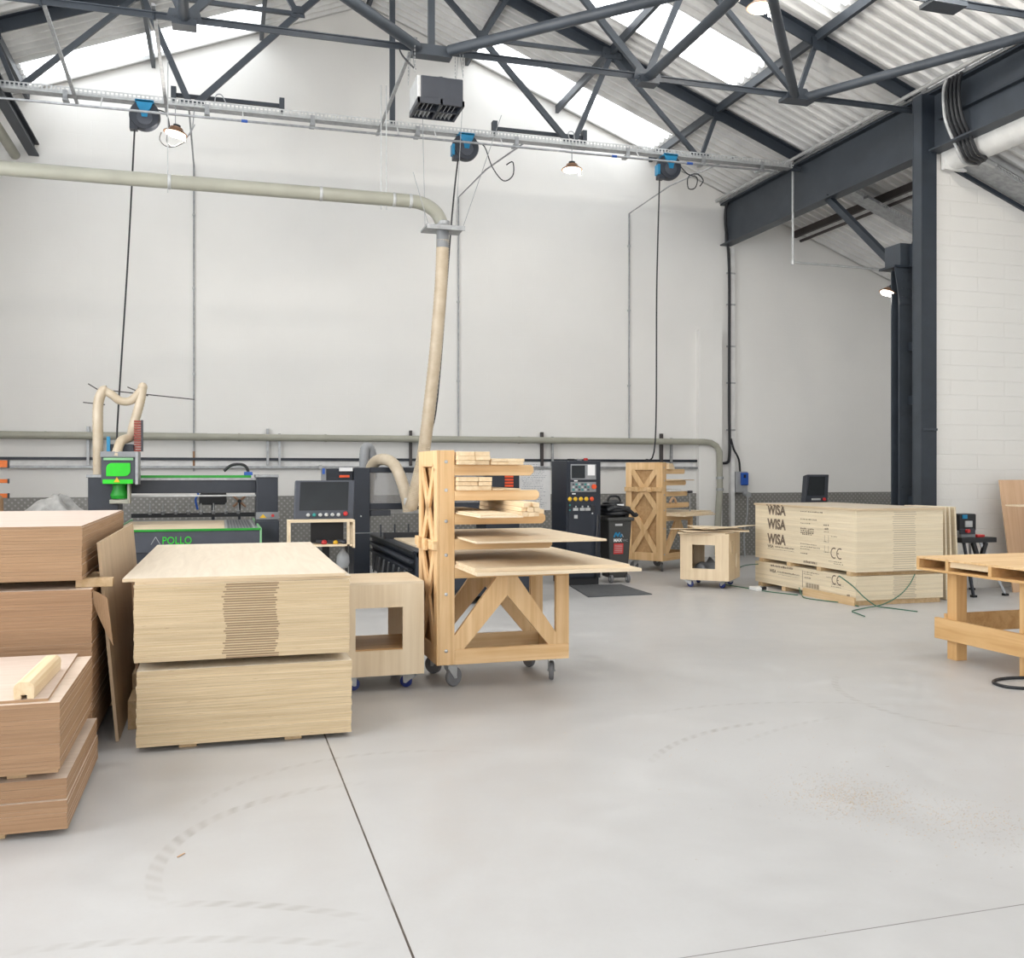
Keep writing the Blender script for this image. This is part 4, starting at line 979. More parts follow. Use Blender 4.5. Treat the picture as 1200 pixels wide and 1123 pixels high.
MB().prism([(13.92,.05),(14.5,.05),(14.5,1.67),(13.92,1.67)],'x',1.82,2.05).build('gantry_post', M['navy'], t, bev=.01)
MB().prism([(13.92,.05),(14.5,.05),(14.5,1.575),(13.92,1.575)],'x',3.76,4.28).build('gantry_post', M['navy'], t, bev=.01)
MB().box(2.05,3.76,13.95,14.05,1.60,1.675).build('top_beam', M['navy'], t, bev=.006)
MB().box(2.05,3.76,13.95,14.1,1.07,1.16).build('lower_beam', M['navy'], t, bev=.006)
mb = MB().box(2.05,3.76,13.98,13.985,1.16,1.60)
mg, ntg, bg = new_mat('clear_guard'); bg.inputs['Base Color'].default_value = (.25,.245,.24,1); bg.inputs['Roughness'].default_value = .08; bg.inputs['Alpha'].default_value = .45; M['guard'] = mg
mb.build('window_panel', mg, t)
MB().box(1.43,1.82,14.0,14.4,1.42,1.655).build('drive_box', M['navy'], t, bev=.006); MB().box(1.37,1.43,13.9,14.0,1.36,1.66).build('grey_post', M['greymetal'], t); MB().box(1.375,1.41,13.88,13.9,1.58,1.66).build('blue_tag', M['isoblue'], t)
MB().box(1.62,1.80,13.9,14.0,1.62,1.67).build('white_label', M['paper'], t); MB().box(1.62,1.76,13.93,13.995,1.53,1.565).build('red_tag', M['orange_red'], t, bev=.004)
MB().box(2.06,3.7,14.2,14.3,1.0,1.05).build('gantry_rail', M['galv_light'], t); MB().box(2.06,2.35,13.95,14.15,.98,1.06).build('carriage', M['charcoal'], t, bev=.006)
for k in range(6): MB().cyl((2.2+.2*k,13.9,.68),(2.2+.2*k,13.9,.86),.012,6).build('brush', M['charcoal'], t)
MB().box(BX0,BX1,13.7,13.78,.665,.75).build('brush_strip', M['black'], t)
MB().lathe([(.012,0),(.012,.012)],(1.92,13.92,.98),(0,-1,0),10).build('screw', M['galv_light'], t); MB().box(1.60,2.06,13.9,13.92,.735,.745).build('trim_strip', M['greymetal'], t)
for k in range(6): MB().box(4.05,4.18,13.905,13.918,1.30+.045*k,1.33+.045*k).build('red_mark', M['orange_red'], t)
mb = MB()
for k in range(2): mb.box(4.07,4.20,13.905,13.918,1.10+.05*k,1.125+.05*k)
mb.build('red_mark', M['orange_red'], t)
y = 13.75
hose([(2.08,14.3,1.16),(2.09,14.3,1.45),(2.13,14.25,1.70),(2.23,14.05,1.79),(2.36,13.8,1.73),(2.45,13.65,1.5),(2.53,13.62,1.2),(2.55,13.62,1.05)],.085,10,16).build('dust_hose', M['hose_pale'], t, smooth=True)
hose([(2.16,14.75,1.15),(2.10,14.75,1.5),(2.08,14.75,1.8),(2.11,14.75,1.98),(2.2,14.8,1.9),(2.22,14.85,1.5)],.075,10,16).build('dust_hose', M['grey_plastic'], t, smooth=True)
MB().cyl((2.45,13.4,1.20),(2.75,13.4,1.18),.05,12).build('hose_spigot', M['pvc_white'], t, smooth=True)
o = MB().box(2.34,3.65,11.55,13.6,.6655,.685).build('plywood_board', M['ply_pale']); tag(o,'pale board lying on the bed of the black router','board'); recenter(o)

# ------------------------------------------------------------------ console in front of it
t = thing('control_console','charcoal touchscreen console with a row of round buttons, on a post','console',(1.2,11.6,0))
R_ = Matrix.Translation((1.17,11.55,1.06)) @ Matrix.Rotation(-.16,4,'X')
MB().prism([(-.355,-.01),(.335,-.01),(.36,.455),(-.33,.455)],'y',0,.07).xf(R_).build('screen_case', M['slate'], t, bev=.01)
MB().prism([(-.29,.10),(.27,.10),(.29,.435),(-.27,.435)],'y',-.004,.001).xf(R_).build('screen', M['screen'], t)
for k in range(6): MB().lathe([(.022,0),(.022,.02),(.015,.026)],(-.19+.07*k,0,.045),(0,-1,0),12).xf(R_).build('button', M['teal'] if k==1 else M['galv_light'], t, smooth=True)
MB().lathe([(.012,0),(.012,.02),(.028,.022),(.028,.035),(.02,.045)],(.24,0,.055),(0,-1,0),14).xf(R_).build('stop_button', M['red'], t, smooth=True)
MB().box(1.15,1.23,11.60,11.68,.02,1.1).build('post', M['black'], t); MB().box(.95,1.43,11.45,11.85,0,.025).build('base', M['black'], t)
t = thing('tool_shelf','pale ply box shelf holding oddments, in front of the touchscreen console','shelf',(1.1,11.3,.7))
SX0,SX1,SY0,SY1 = .735,1.48,11.22,11.50
MB().box(SX0,SX1,SY0,SY1,1.035,1.06).build('top_board', M['ply_pale'], t, bev=.002); MB().box(SX0+.03,SX1-.03,SY0,SY1,.76,.78).build('bottom_board', M['ply_pale'], t)
MB().box(SX0,SX0+.025,SY0,SY1,.74,1.035).build('side_board', M['ply_pale'], t)
MB().frame(SY0,SY1,.74,1.035,SY0+.05,SY1-.05,.78,1.0,SX1-.025,SX1,'x').build('side_board', M['ply_pale'], t)
MB().box(SX1-.09,SX1-.06,SY0,SY0+.03,.76,1.035).build('upright', M['ply_pale'], t)
for x in (SX0+.05,SX1-.08): MB().cyl((x,SY0+.14,0),(x,SY0+.14,.76),.018,8).build('leg', M['black'], t)
MB().box(SX0+.27,SX1-.10,SY1-.01,SY1,.79,1.03).build('back_panel', M['black'], t)
for i,(x,z,r,mm,lb,nm) in enumerate([(1.14,.78,.036,'red','small red tool on the lower board of the ply box shelf','hand_tool'),(1.27,.78,.032,'yellow','small yellow tool on the lower board of the ply box shelf','hand_tool'),(1.37,.78,.036,'charcoal','small dark tool on the lower board of the ply box shelf','hand_tool')]):
    t2_ = thing(nm,lb,'tool',(x,11.32,z),'tools on the ply box shelf')
    MB().lathe([(r*.7,0),(r,r*.4),(r*.8,r*1.1),(r*.3,r*1.4)],(x,11.32,z),n=12).build('body', M[mm], t2_, smooth=True); MB().bar((x-.09,11.33,z+r*.9),(x,11.32,z+r*.7),.03,.04).build('grip', M['charcoal'], t2_, bev=.008)
o = MB().lathe([(.05,0),(.075,.06),(.07,.14),(.03,.2),(.02,.22)],(1.36,11.36,.50),n=14).build('plastic_bag', M['grey_plastic'], smooth=True); tag(o,'grey bag hanging under the ply box shelf','bag')

# ------------------------------------------------------------------ control cabinet, mat, bin
t = thing('control_cabinet','tall blue-black control cabinet with screen, keypad and coloured buttons','cabinet',(4.95,13.3,0))
KX0,KX1,KY = 4.69,5.21,13.0
MB().box(KX0,KX1,KY,KY+.65,.10,1.77).build('body', M['navy'], t, bev=.008); MB().box(KX0+.02,KX1-.02,KY+.03,KY+.62,0,.10).build('plinth', M['black'], t)
MB().box(KX0+.025,KX1-.02,KY-.015,KY,.12,1.75).build('door', M['navy'], t, bev=.004)
yf = KY-.016
pn = MB().box(4.745,5.13,yf-.012,yf,1.50,1.72).build('screen_panel', M['greymetal'], t, bev=.004)
MB().box(4.76,4.96,yf-.016,yf-.011,1.52,1.70).build('screen', M['screen'], t); MB().box(5.0,5.11,yf-.016,yf-.011,1.56,1.71).build('white_panel', M['paper'], t)
MB().box(4.745,5.13,yf-.012,yf,1.325,1.465).build('keypad', M['greymetal'], t, bev=.004)
for i in range(6):
    for j in range(3): MB().box(4.77+.045*i,4.80+.045*i,yf-.018,yf-.011,1.345+.038*j,1.37+.038*j).build('key', M['teal'] if (i+j)%3==0 else (M['galv_light'] if (i+j)%3==1 else M['slate']), t)
MB().lathe([(.02,0),(.035,.01),(.035,.035)],(5.09,yf-.01,1.40),(0,-1,0),14).build('stop_button', M['orange_red'], t, smooth=True)
for k in range(5): MB().lathe([(.030,0),(.030,.012),(.018,.022)],(4.735+.083*k,yf,1.225),(0,-1,0),14).build('round_button', M['yellow'] if k<4 else M['orange_red'], t, smooth=True)
for z in (1.14,1.07): MB().cyl((4.735,yf,z),(4.735,yf-.012,z),.012,10).build('indicator', M['teal'], t)
for x in (4.80,4.90,4.985): MB().box(x-.015,x+.06,yf-.012,yf,1.06,1.10).build('switch_block', M['galv_light'], t); MB().box(x+.015,x+.03,yf-.02,yf,1.105,1.13).build('toggle', M['galv_light'], t)
MB().box(4.80,4.85,yf-.01,yf,.95,1.0).build('label_plate', M['galv_light'], t); MB().box(5.05,5.10,yf-.03,yf,1.04,1.14).build('handle', M['black'], t, bev=.006)
MB().cyl((5.075,yf,1.02),(5.075,yf-.01,1.02),.012,10).build('lock', M['galv_light'], t)
for x,z in ((4.80,1.483),(4.77,1.30)): MB().box(x,x+.05,yf-.01,yf,z-.008,z+.008).build('label_plate', M['paper'], t)
MB().path([(5.16,yf,1.0),(5.12,yf-.05,.5),(5.13,yf-.03,.1)],.014,6,4).build('cable', M['black'], t, smooth=True)
o = MB().prism([(4.52,11.70),(5.42,11.72),(5.46,12.86),(4.72,12.95)],'z',.001,.013).build('floor_mat', M['mat']); tag(o,'dark grey rubber mat on the floor in front of the control cabinet','mat'); recenter(o)
t = thing('tool_tray','loose dark and red tools lying on top of the control cabinet','tool',(4.9,13.2,1.771))
MB().bar((4.75,13.1,1.785),(4.86,13.15,1.785),.03,.025).build('grip', M['black'], t, bev=.006); MB().bar((4.9,13.12,1.785),(4.97,13.14,1.785),.02,.02).build('shaft', M['greymetal'], t); MB().bar((5.0,13.1,1.79),(5.05,13.12,1.79),.04,.035).build('grip', M['red'], t, bev=.008)
t = thing('wheelie_bin_vacuum','dark grey wheeled bin vacuum with coiled black hose, beside the cabinet','bin vacuum',(5.56,13.3,0))
vs = []
for z,wx,wy in ((.07,.145,.15),(.92,.185,.22)): vs += [(5.55-wx,13.3-wy,z),(5.55+wx,13.3-wy,z),(5.55+wx,13.3+wy,z),(5.55-wx,13.3+wy,z)]
MB().add(vs,[(0,3,2,1),(4,5,6,7),(0,1,5,4),(1,2,6,5),(2,3,7,6),(3,0,4,7)]).build('bin_body', M['bin'], t, bev=.025)
MB().box(5.345,5.755,13.05,13.55,.90,.95).build('lid', M['bin'], t, bev=.012)
MB().lathe([(.16,0),(.17,.05),(.15,.14),(.08,.18)],(5.52,13.3,1.02),n=20).build('motor_head', M['black'], t, smooth=True)
MB().path([(5.40,13.2,1.18),(5.44,13.2,1.25),(5.56,13.2,1.25),(5.60,13.2,1.18)],.016,8,4).build('handle', M['black'], t, smooth=True)
MB().path([(5.55+.2*math.cos(a),13.3+.23*math.sin(a),.97+.022*a/ (pi/2)*.6) for a in [i*pi/8 for i in range(0,44)]],.032,10).build('coiled_hose', M['black'], t, smooth=True)
MB().path([(5.36,13.1,1.06),(5.5,13.06,1.10),(5.68,13.08,1.05),(5.78,13.1,.98),(5.82,13.1,1.0)],.03,10,5).build('hose_end', M['black'], t, smooth=True)
MB().box(5.5,5.6,13.07,13.09,1.12,1.145).build('white_label', M['paper'], t)
for x in (5.42,5.68): MB().lathe([(.03,-.02),(.06,-.018),(.06,.018),(.03,.02)],(x,13.12,.06),(1,0,0),16).build('wheel', M['grey_rubber'], t, smooth=True); MB().cyl((x-.025,13.12,.06),(x+.025,13.12,.06),.025,10).build('hub', M['galv_light'], t)
MB().box(5.47,5.58,13.08,13.09,.83,.86).build('white_label', M['galv_light'], t)
yb = 13.083
def yb_(z): return 13.3-(.15+.07*(z-.07)/.85)-.006
mb = MB(); 
for a,c in (((5.455,.665),(5.485,.735)),((5.485,.735),(5.515,.675)),((5.515,.675),(5.54,.735)),((5.555,.665),(5.575,.71))):
    mb.bar((a[0],yb_(a[1]),a[1]),(c[0],yb_(c[1]),c[1]),.004,.022,(1,0,0))
mb.build('logo_mark', M['blue'], t); MB().bar((5.575,yb_(.71),.71),(5.60,yb_(.665),.665),.004,.012,(1,0,0)).build('logo_mark', M['grey_plastic'], t)
sl = .07/.85; V_ = Vector((0,-sl,1)).normalized()
mb = MB(); w_ = text_on(mb,'MAX',.062,(5.45,yb_(.60)-.002,.60),(1,0,0),V_,.003,.95); mb.build('lettering', M['paper'], t)
mb = MB(); text_on(mb,'VAC',.052,(5.45+w_+.004,yb_(.60)-.002,.60),(1,0,0),V_,0,.85); mb.build('lettering', M['grey_plastic'], t)
lb_ = MB().add([(5.455,yb_(.42),.42),(5.605,yb_(.42),.42),(5.605,yb_(.575),.575),(5.455,yb_(.575),.575)],[(0,1,2,3)]).build('red_label', M['red'], t)
mb = MB()
for k in range(6):
    z = .545-.02*k; mb.add([(5.468,yb_(z)-.002,z),(5.59,yb_(z)-.002,z),(5.59,yb_(z)-.002,z+.006),(5.468,yb_(z)-.002,z+.006)],[(0,1,2,3)])
mb.build('label_print', M['rag'], t)
o = MB().cyl((6.05,16.4,.02),(6.10,16.70,1.45),.014,8).build('broom_handle', M['pvc_white']); tag(o,'pale pole leaning on the gable wall behind the bin vacuum','pole'); recenter(o)
# handwritten sheet on the wall
t = thing('wall_chart','large white paper chart covered in grey handwriting, on the gable wall','paper chart',(5.44,16.7,.92))
MB().box(5.12,5.74,YW-.035,YW-.025,.92,1.79).build('sheet', M['paper'], t)
mb = MB(); r = random.Random(4)
for k in range(24):
    z = 1.74-.033*k; x = 5.15+r.uniform(0,.08)
    while x < 5.68-r.uniform(0,.15):
        w_ = r.uniform(.012,.05); mb.box(x,x+w_,YW-.0365,YW-.0352,z,z+r.uniform(.004,.012)); x += w_+r.uniform(.008,.02)
mb.build('handwriting', M['ink_grey'], t)
# ------------------------------------------------------------------ casters and wooden racks
def caster(parent, x, y, r, col, zt, yaw=0, name='caster'):
    """swivel caster touching z=0, its plate at zt; a part with wheel and fork"""
    R_ = Matrix.Translation((x,y,0)) @ Matrix.Rotation(yaw,4,'Z')
    c = MB().box(-.05,.05,-.04,.04,zt-.006,zt).xf(R_).build(name, M['galv'], parent)
    MB().lathe([(.3*r,-.018),(.92*r,-.018),(r,-.01),(r,.01),(.92*r,.018),(.3*r,.018)],(.03,0,r+.001),(0,1,0),24).xf(R_).build('wheel', M[col], c, smooth=True)
    mb = MB()
    for s in (-1,1): mb.prism([(.02,r-.01),(.04,r-.01),(.045,zt-.02),(-.045,zt-.006),(-.045,zt-.03)],'y',s*.024-.002,s*.024+.002)
    mb.cyl((.03,-.032,r),(.03,.032,r),.009,8); mb.xf(R_).build('fork', M['galv_light'], c)
    return c
D = .68
def make_rack(label, batten, arms=True):
    t = thing('timber_rack', label, 'rack', (0,0,0), 'wheeled timber racks')
    T = .045; zb, zt = .175, 1.765
    for y0,y1,nm in ((0,T,'post'),(D-T,D,'post')):
        MB().box(0,.115,y0,y1,zb,zt).build(nm, M['spruce'], t, bev=.004)
    # lattice end panel (side towards -x): stiles, head, sill and two crosses
    mb = MB()
    x0,x1 = -.02,-.001
    mb.box(x0,x1,.0,.11,zb,zt).box(x0,x1,D-.11,D,zb,zt).box(x0,x1,.11,D-.11,zt-.12,zt).box(x0,x1,.11,D-.11,zb,zb+.13)
    mb.build('lattice_frame', M['spruce'], t, bev=.002)
    z1,z2,z3 = zt-.12, 1.02, zb+.13
    for a,c in (((.11,z1),(D-.11,z2)),((D-.11,z1),(.11,z2)),((.11,z2),(D-.11,z3)),((D-.11,z2),(.11,z3))):
        MB().bar((-.011,a[0],a[1]),(-.011,c[0],c[1]),.018,.09,(0,0,1)).build('lattice_brace', M['spruce'], t)
    MB().box(.02,.025,.02,D-.02,zb+.05,zt-.08).build('inner_board', M['spruce_in'], t)
    MB().box(-.05,-.021,-.01,D+.01,batten-.035,batten+.035).build('batten', M['spruce_x'], t, bev=.003)
    for y in (.18,.42): MB().box(-.075,-.051,y,y+.07,batten-.045,batten+.04).build('batten_block', M['spruce_x'], t, bev=.003)
    # arms: five levels on both frames
    for z0,z1,ln in ((1.578,1.658,.73),(1.392,1.468,.775),(1.214,1.292,.825),(1.026,1.107,.88)):
        for y in (0,D-T):
            MB().prism([(.1151,z0),(ln-.025,z0),(ln,z0+.025),(ln,z1-.02),(ln-.02,z1),(.1151,z1)],'y',y,y+T).build('arm', M['spruce_x'], t, bev=.003)
    W = 1.015
    for y in (0,D-T):
        MB().box(.1151,W,y,y+T,.815,.895).build('base_rail', M['spruce_x'], t, bev=.003)
        MB().box(.1151,W,y,y+T,zb,zb+.115).build('base_rail', M['spruce_x'], t, bev=.003)
        MB().box(W-.105,W,y,y+T,zb+.1151,.8149).build('base_post', M['spruce'], t, bev=.003)
        ym = y+T/2
        zz0,zz1 = zb+.1151,.8149
        for pl in ([(.1151,.39),(.44,zz1),(.524,zz1),(.524,.675),(.19,zz0),(.1151,zz0)],[(W-.1051,.38),(.605,zz1),(.5245,zz1),(.5245,.675),(.85,zz0),(W-.1051,zz0)]):
            MB().prism(pl,'y',y+.004,y+T-.004).build('diagonal_brace', M['spruce'], t)
    MB().box(W-.04,W-.001,T,D-T,zb,zb+.115).build('cross_rail', M['spruce_in'], t); MB().box(.116,.155,T,D-T,zb,zb+.115).build('cross_rail', M['spruce_in'], t)
    MB().box(W-.04,W-.001,T,D-T,.80,.89).build('cross_rail', M['spruce_in'], t)
    for z in (.28,.70,.99,1.24,1.47,1.68): MB().lathe([(.013,0),(.013,.004),(.006,.007)],(.05,0,z),(0,-1,0),12).build('bolt_head', M['bolt'], t, smooth=True)
    for x,y,yaw in ((.10,.07,.5),(W-.12,.07,1.2),(.10,D-.12,2.4),(W-.12,D-.10,1.9)):
        caster(t,x,y,.072,'grey_rubber',zb,yaw)
    return t
rk = make_rack('large orange-toned wheeled timber rack loaded with boards, in the middle of the hall', 1.06)
RX, RY = 1.55, 7.05
rk.location = (RX,RY,0)
rk2 = copy_tree(rk); rk2['label'] = 'smaller looking wheeled timber rack with lattice end, against the gable wall dado'
rk2.location = (6.80,14.30,0); rk2.rotation_euler = (0,0,math.radians(35))
for c in list(rk2.children):
    if c.name.startswith('batten'):
        c.location = c.location + Vector((0,0,.27))
# boards on the big rack (each its own)
def board(name, x0,x1,y0,y1,z0,z1,label,group=None,mat='pine',rot=0,cat='board',bev=.0015):
    cx,cy = (x0+x1)/2,(y0+y1)/2
    o = MB().box(-(x1-x0)/2,(x1-x0)/2,-(y1-y0)/2,(y1-y0)/2,0,z1-z0).build(name, M[mat], bev=bev); o.location = (cx,cy,z0); o.rotation_euler = (0,0,rot)
    return tag(o,label,cat,group)
ya, yb2 = 6.98, 8.3
g = 'timber lengths on the top arm of the big rack'
for r_ in range(3):
    for k,(x0,x1) in enumerate(((1.672,1.80),(1.803,1.915))):
        z0 = 1.659+r_*.0325; board('timber_length',x0+random.uniform(0,.004),x1,ya+random.uniform(-.03,.01),yb2,z0,z0+.031,'short timber end in the three-high pile on the top arm of the big rack',g)
for r_ in range(2):
    for k,(x0,x1) in enumerate(((1.925,2.05),(2.052,2.165))):
        z0 = 1.659+r_*.0235; board('timber_length',x0,x1+random.uniform(0,.02),ya+random.uniform(-.02,.01),yb2,z0,z0+.022,'flat timber end in the two-high pile on the top arm of the big rack',g)
g = 'timber lengths on the second arm of the big rack'
for r_ in range(3):
    for k,(x0,x1) in enumerate(((1.672,1.825),(1.83,1.93))):
        z0 = 1.4695+r_*.033; board('timber_length',x0,x1,ya+random.uniform(-.02,.01),yb2,z0,z0+.031,'timber end in the tidy pile on the second arm of the big rack',g)
board('timber_length',1.94,2.16,ya+.02,yb2,1.4695,1.482,'single thin board lying flat on the second arm of the big rack')
g = 'loose sticks on the third arm of the big rack'
board('plywood_board',1.60+.075,1.98,6.35,7.9,1.2935,1.304,'lower thin panel on the third arm of the big rack',None,'ply_pale',.0)
board('plywood_board',1.69,1.96,6.45,7.9,1.3045,1.315,'upper thin panel on the third arm of the big rack',None,'ply_pale',.02)
k = 0
for r_ in range(3):
    for c_ in range(3):
        z0 = 1.2935+r_*.033
        board('timber_stick',2.06+.044*c_+random.uniform(-.004,.004),2.10+.044*c_,6.5+random.uniform(-.06,.05),8.0,z0,z0+.031,'pale square stick in the loose bundle on the third arm of the big rack',g,'pine',-.06)
board('timber_length',2.22,2.33,6.95,8.1,1.2935,1.325,'lone flat batten at the end of the third arm of the big rack')
board('plywood_board',1.69,2.66,6.52,8.02,1.1085,1.124,'single plywood panel on the fourth arm of the big rack',None,'ply_pale')
board('plywood_board',1.665,2.88,6.40,8.25,.8965,.919,'lower plywood panel on the base of the big rack, overhanging most',None,'ply_pale')
board('plywood_board',1.675,2.82,6.48,8.25,.9195,.942,'upper plywood panel on the base of the big rack',None,'ply_pale')
# boards on the far rack
R2 = Matrix.Translation((6.80,14.30,0)) @ Matrix.Rotation(math.radians(35),4,'Z')
def board2(name,x0,x1,y0,y1,z0,z1,label,group=None,mat='pine',cat='board'):
    o = MB().box(x0,x1,y0,y1,z0,z1).xf(R2).build(name, M[mat]); tag(o,label,cat,group); return recenter(o)
g = 'timber lengths on the top arm of the far rack'
for k in range(3): board2('timber_length',.12+.0,.30-.03*k,-.05,.67,1.66+.031*k,1.69+.031*k,'timber in the small pile on the top arm of the far rack',g)
board2('timber_length',.12,.55,-.06,.67,1.47,1.49,'thin pale board on the second arm of the far rack'); board2('timber_length',.56,.95,-.06,.67,1.47,1.482,'thin darker board jutting from the second arm of the far rack',None,'bearer')
board2('timber_length',.15,.5,-.05,.67,1.293,1.33,'white plank on the third arm of the far rack',None,'white')
o = MB().path([(.2,-.02,1.108),(.26,-.02,1.18),(.34,-.02,1.18),(.40,-.02,1.108)],.02,8,4).xf(R2).build('curved_offcut', M['beech'], smooth=True); tag(o,'curved brown offcut on the fourth arm of the far rack','offcut'); recenter(o)
for k in range(3): board2('plywood_board',.13,1.15+.12*k,-.35+.1*k,.72,.8965+.021*k,.916+.021*k,'plywood panel on the base of the far rack, %s'%('lowest','middle','topmost')[k],'panels on the base of the far rack','ply_pale')
t = thing('push_stick','grey bar standing upright in the far rack','bar',(7.5,14.5,1)); MB().cyl((.80,-.06,.9),(.80,-.06,1.27),.012,8).xf(R2).build('rod', M['galv'], t); MB().box(.76,.84,-.09,-.03,1.26,1.30).xf(R2).build('head', M['charcoal'], t, bev=.005)

# ------------------------------------------------------------------ ply box trolleys
def box_trolley(label, x0,x1,y0,y1,z0,z1,win,name='box_trolley',slots=False,mat='ply_box'):
    t = thing(name,label,'trolley',((x0+x1)/2,(y0+y1)/2,0),'ply box trolleys'); T = .018
    wx0,wx1,wz0,wz1 = win
    MB().frame(x0,x1,z0,z1-T-.0005,wx0,wx1,wz0,wz1,y0,y0+T).build('front_panel', M[mat], t)
    MB().frame(x0,x1,z0,z1-T-.0005,wx0,wx1,wz0,wz1,y1-T,y1).build('back_panel', M[mat], t)
    for xa,xb in ((x0,x0+T),(x1-T,x1)):
        mb = MB()
        if slots:
            ym = (y0+y1)/2
            mb.frame(y0+T,ym,z0,z1-T,y0+.18,y0+.26,z0+.36,z0+.54,xa,xb,'x'); mb.frame(ym,y1-T,z0,z1-T,ym+.06,ym+.14,z0+.16,z0+.36,xa,xb,'x')
        else: mb.frame(y0+T,y1-T,z0,z1-T,y0+.2,y1-.2,wz0,wz1,xa,xb,'x')
        mb.build('side_panel', M[mat], t)
    MB().box(x0+T,x1-T,y0+T,y1-T,z0,z0+T).build('floor_panel', M[mat], t)
    MB().box(x0+T,x1-T,y0+T,y1-T,z0+.18,z0+.195).build('shelf', M['spruce_in'], t) if not slots else None
    MB().box(x0,x1,y0,y1,z1-T,z1).build('top_panel', M['ply_pale'], t)
    i = 0
    for x in (x0+.09,x1-.09):
        for y in (y0+.09,y1-.09):
            caster(t,x,y,.045,'wheel_blue',z0,.3+1.1*i); i += 1
    return t
box_trolley('low ply box trolley with square cut-outs between the front birch stack and the big rack',.82,1.445,7.10,7.76,.115,.80,(.94,1.286,.30,.613))
t = box_trolley('small ply cube trolley with square window, piled with scrap, beside the printed stack',0,.68,0,.70,.11,.755,(.17,.49,.27,.60),'cube_trolley',True)
ORIG = Vector((.34,.35,0)); CR = math.radians(-42)
TC = Matrix.Translation((6.156,12.388,0)) @ Matrix.Rotation(CR,4,'Z')
t.location = TC @ ORIG; t.rotation_euler = (0,0,CR)
# scraps on the cube
sc_ = [(-.05,.40,-.1,.3,.756,.767,.25,'lowest'),(.30,.66,.0,.5,.756,.767,-.1,'second'),(.05,.70,.05,.55,.768,.779,.15,'third'),(.1,.8,.1,.5,.780,.788,.35,'fourth'),(-.02,.6,-.08,.35,.789,.797,.55,'fifth'),(.25,.9,.05,.42,.798,.807,.22,'sixth'),(-.15,.45,.0,.28,.809,.818,-.25,'seventh'),(.05,.75,.2,.5,.822,.831,.6,'eighth'),(.3,.98,.1,.36,.838,.846,.85,'topmost')]
for x0,x1,y0,y1,z0,z1,ro,lb in sc_:
    cx,cy = (x0+x1)/2,(y0+y1)/2
    o = MB().box(-(x1-x0)/2,(x1-x0)/2,-(y1-y0)/2,(y1-y0)/2,0,z1-z0).build('plywood_offcut', M['ply_pale']); o.location = TC @ Vector((cx,cy,z0)); o.rotation_euler = ({'fifth':.04,'seventh':-.05,'eighth':.05,'topmost':-.06}.get(lb,0),{'sixth':.04,'seventh':-.05,'eighth':.04,'topmost':-.05}.get(lb,0),ro+CR)
    tag(o,'thin pale offcut, %s in the untidy scrap pile on the cube trolley'%lb,'offcut','scraps on the cube trolley')
def crumple(name, x0,x1,y0,y1,z,h,mat,label,cat,seed,n=22,sharp=1.0,T=None):
    r = random.Random(seed); vs=[];fs=[]
    ph = [(r.uniform(5,19),r.uniform(1,5),r.uniform(0,6.3),r.uniform(.3,1)) for _ in range(7)]
    for i in range(n+1):
        for j in range(n+1):
            a,c = i/n,j/n
            e = math.sin(pi*a)**.6*math.sin(pi*c)**.6
            q = sum(w_*(1-abs(math.sin(fx*.45*a+fy*c+p+1.3*math.sin(4*c+p))))**sharp for fx,fy,p,w_ in ph)/sum(p[3] for p in ph)
            e *= .45+.55*math.exp(-((a-.45)/.28)**2)
            vs.append((x0+(x1-x0)*a+.03*math.sin(9*c+5*a),y0+(y1-y0)*c,z+h*e*(.3+1.25*q)))
    for i in range(n):
        for j in range(n):
            k = i*(n+1)+j; fs.append((k,k+1,k+n+2,k+n+1))
    mb = MB().add(vs,fs)
    if T: mb.xf(T)
    o = mb.build(name, M[mat], smooth=True); so = o.modifiers.new('thickness','SOLIDIFY'); so.thickness = .006
    tag(o,label,cat); return recenter(o)
o = crumple('plastic_sheeting',.06,.62,.06,.6,.1295,.33,'rag_dark','crumpled grey sheeting inside the cube trolley','sheeting',3,T=TC)
o = MB().lathe([(.035,0),(.035,.5)],(.42,.62,.135),(0,-.35,1),12).xf(TC).build('tube_offcut', M['black'], smooth=True); tag(o,'short black tube end inside the cube trolley','tube'); recenter(o)
for k,(x,y,z) in enumerate(((7.25,13.25,0),(7.28,13.3,.081))):
    board('timber_offcut',x-.1,x+.16,y-.15,y+.2,z,z+.08,'%s pale offcut on the floor behind the cube trolley'%('lower','upper')[k],'offcuts behind the cube trolley','bearer')

# ------------------------------------------------------------------ assembly bench
t = thing('assembly_bench','orange pine workbench with box-section top, at the edge of the view','bench',(6.8,6.5,0))
HX0,HX1,HY0,HY1 = 5.88,7.9,5.75,7.22
MB().box(HX0,HX1,HY0,HY1,.847,.866).build('top_board', M['spruce_x'], t, bev=.002)
MB().box(HX0,HX1,HY0,HY1,.748,.768).build('under_board', M['pine_orange'], t, bev=.002)
for y in (HY1-.035,6.83,6.35,HY0): MB().box(HX0,HX1,y,y+.035,.768,.847).build('web_board', M['pine_orange'], t)
MB().box(HX0+.02,HX0+.05,6.39,6.83,.80,.847).build('end_block', M['pine'], t)
for x in (HX0+.11,HX1-.25):
    for y in (6.86,6.07): MB().box(x,x+.11,y,y+.11,0,.748).build('leg', M['pine_orange_z'], t, bev=.004)
MB().box(HX0+.07,HX0+.109,5.8,7.08,.165,.345).build('end_rail', M['pine_orange'], t, bev=.004); MB().box(HX0+.11,HX1-.1,6.975,7.01,.22,.385).build('long_rail', M['pine_orange'], t, bev=.004)
MB().box(HX0+.11,HX1-.1,6.03,6.065,.22,.385).build('long_rail', M['pine_orange'], t, bev=.004)
pts = [(5.66+.0,6.10,.012),(5.62,6.05,.012),(5.58,5.95,.012),(5.60,5.86,.012),(5.72,5.78,.012),(5.95,5.72,.012),(6.4,5.8,.012)]
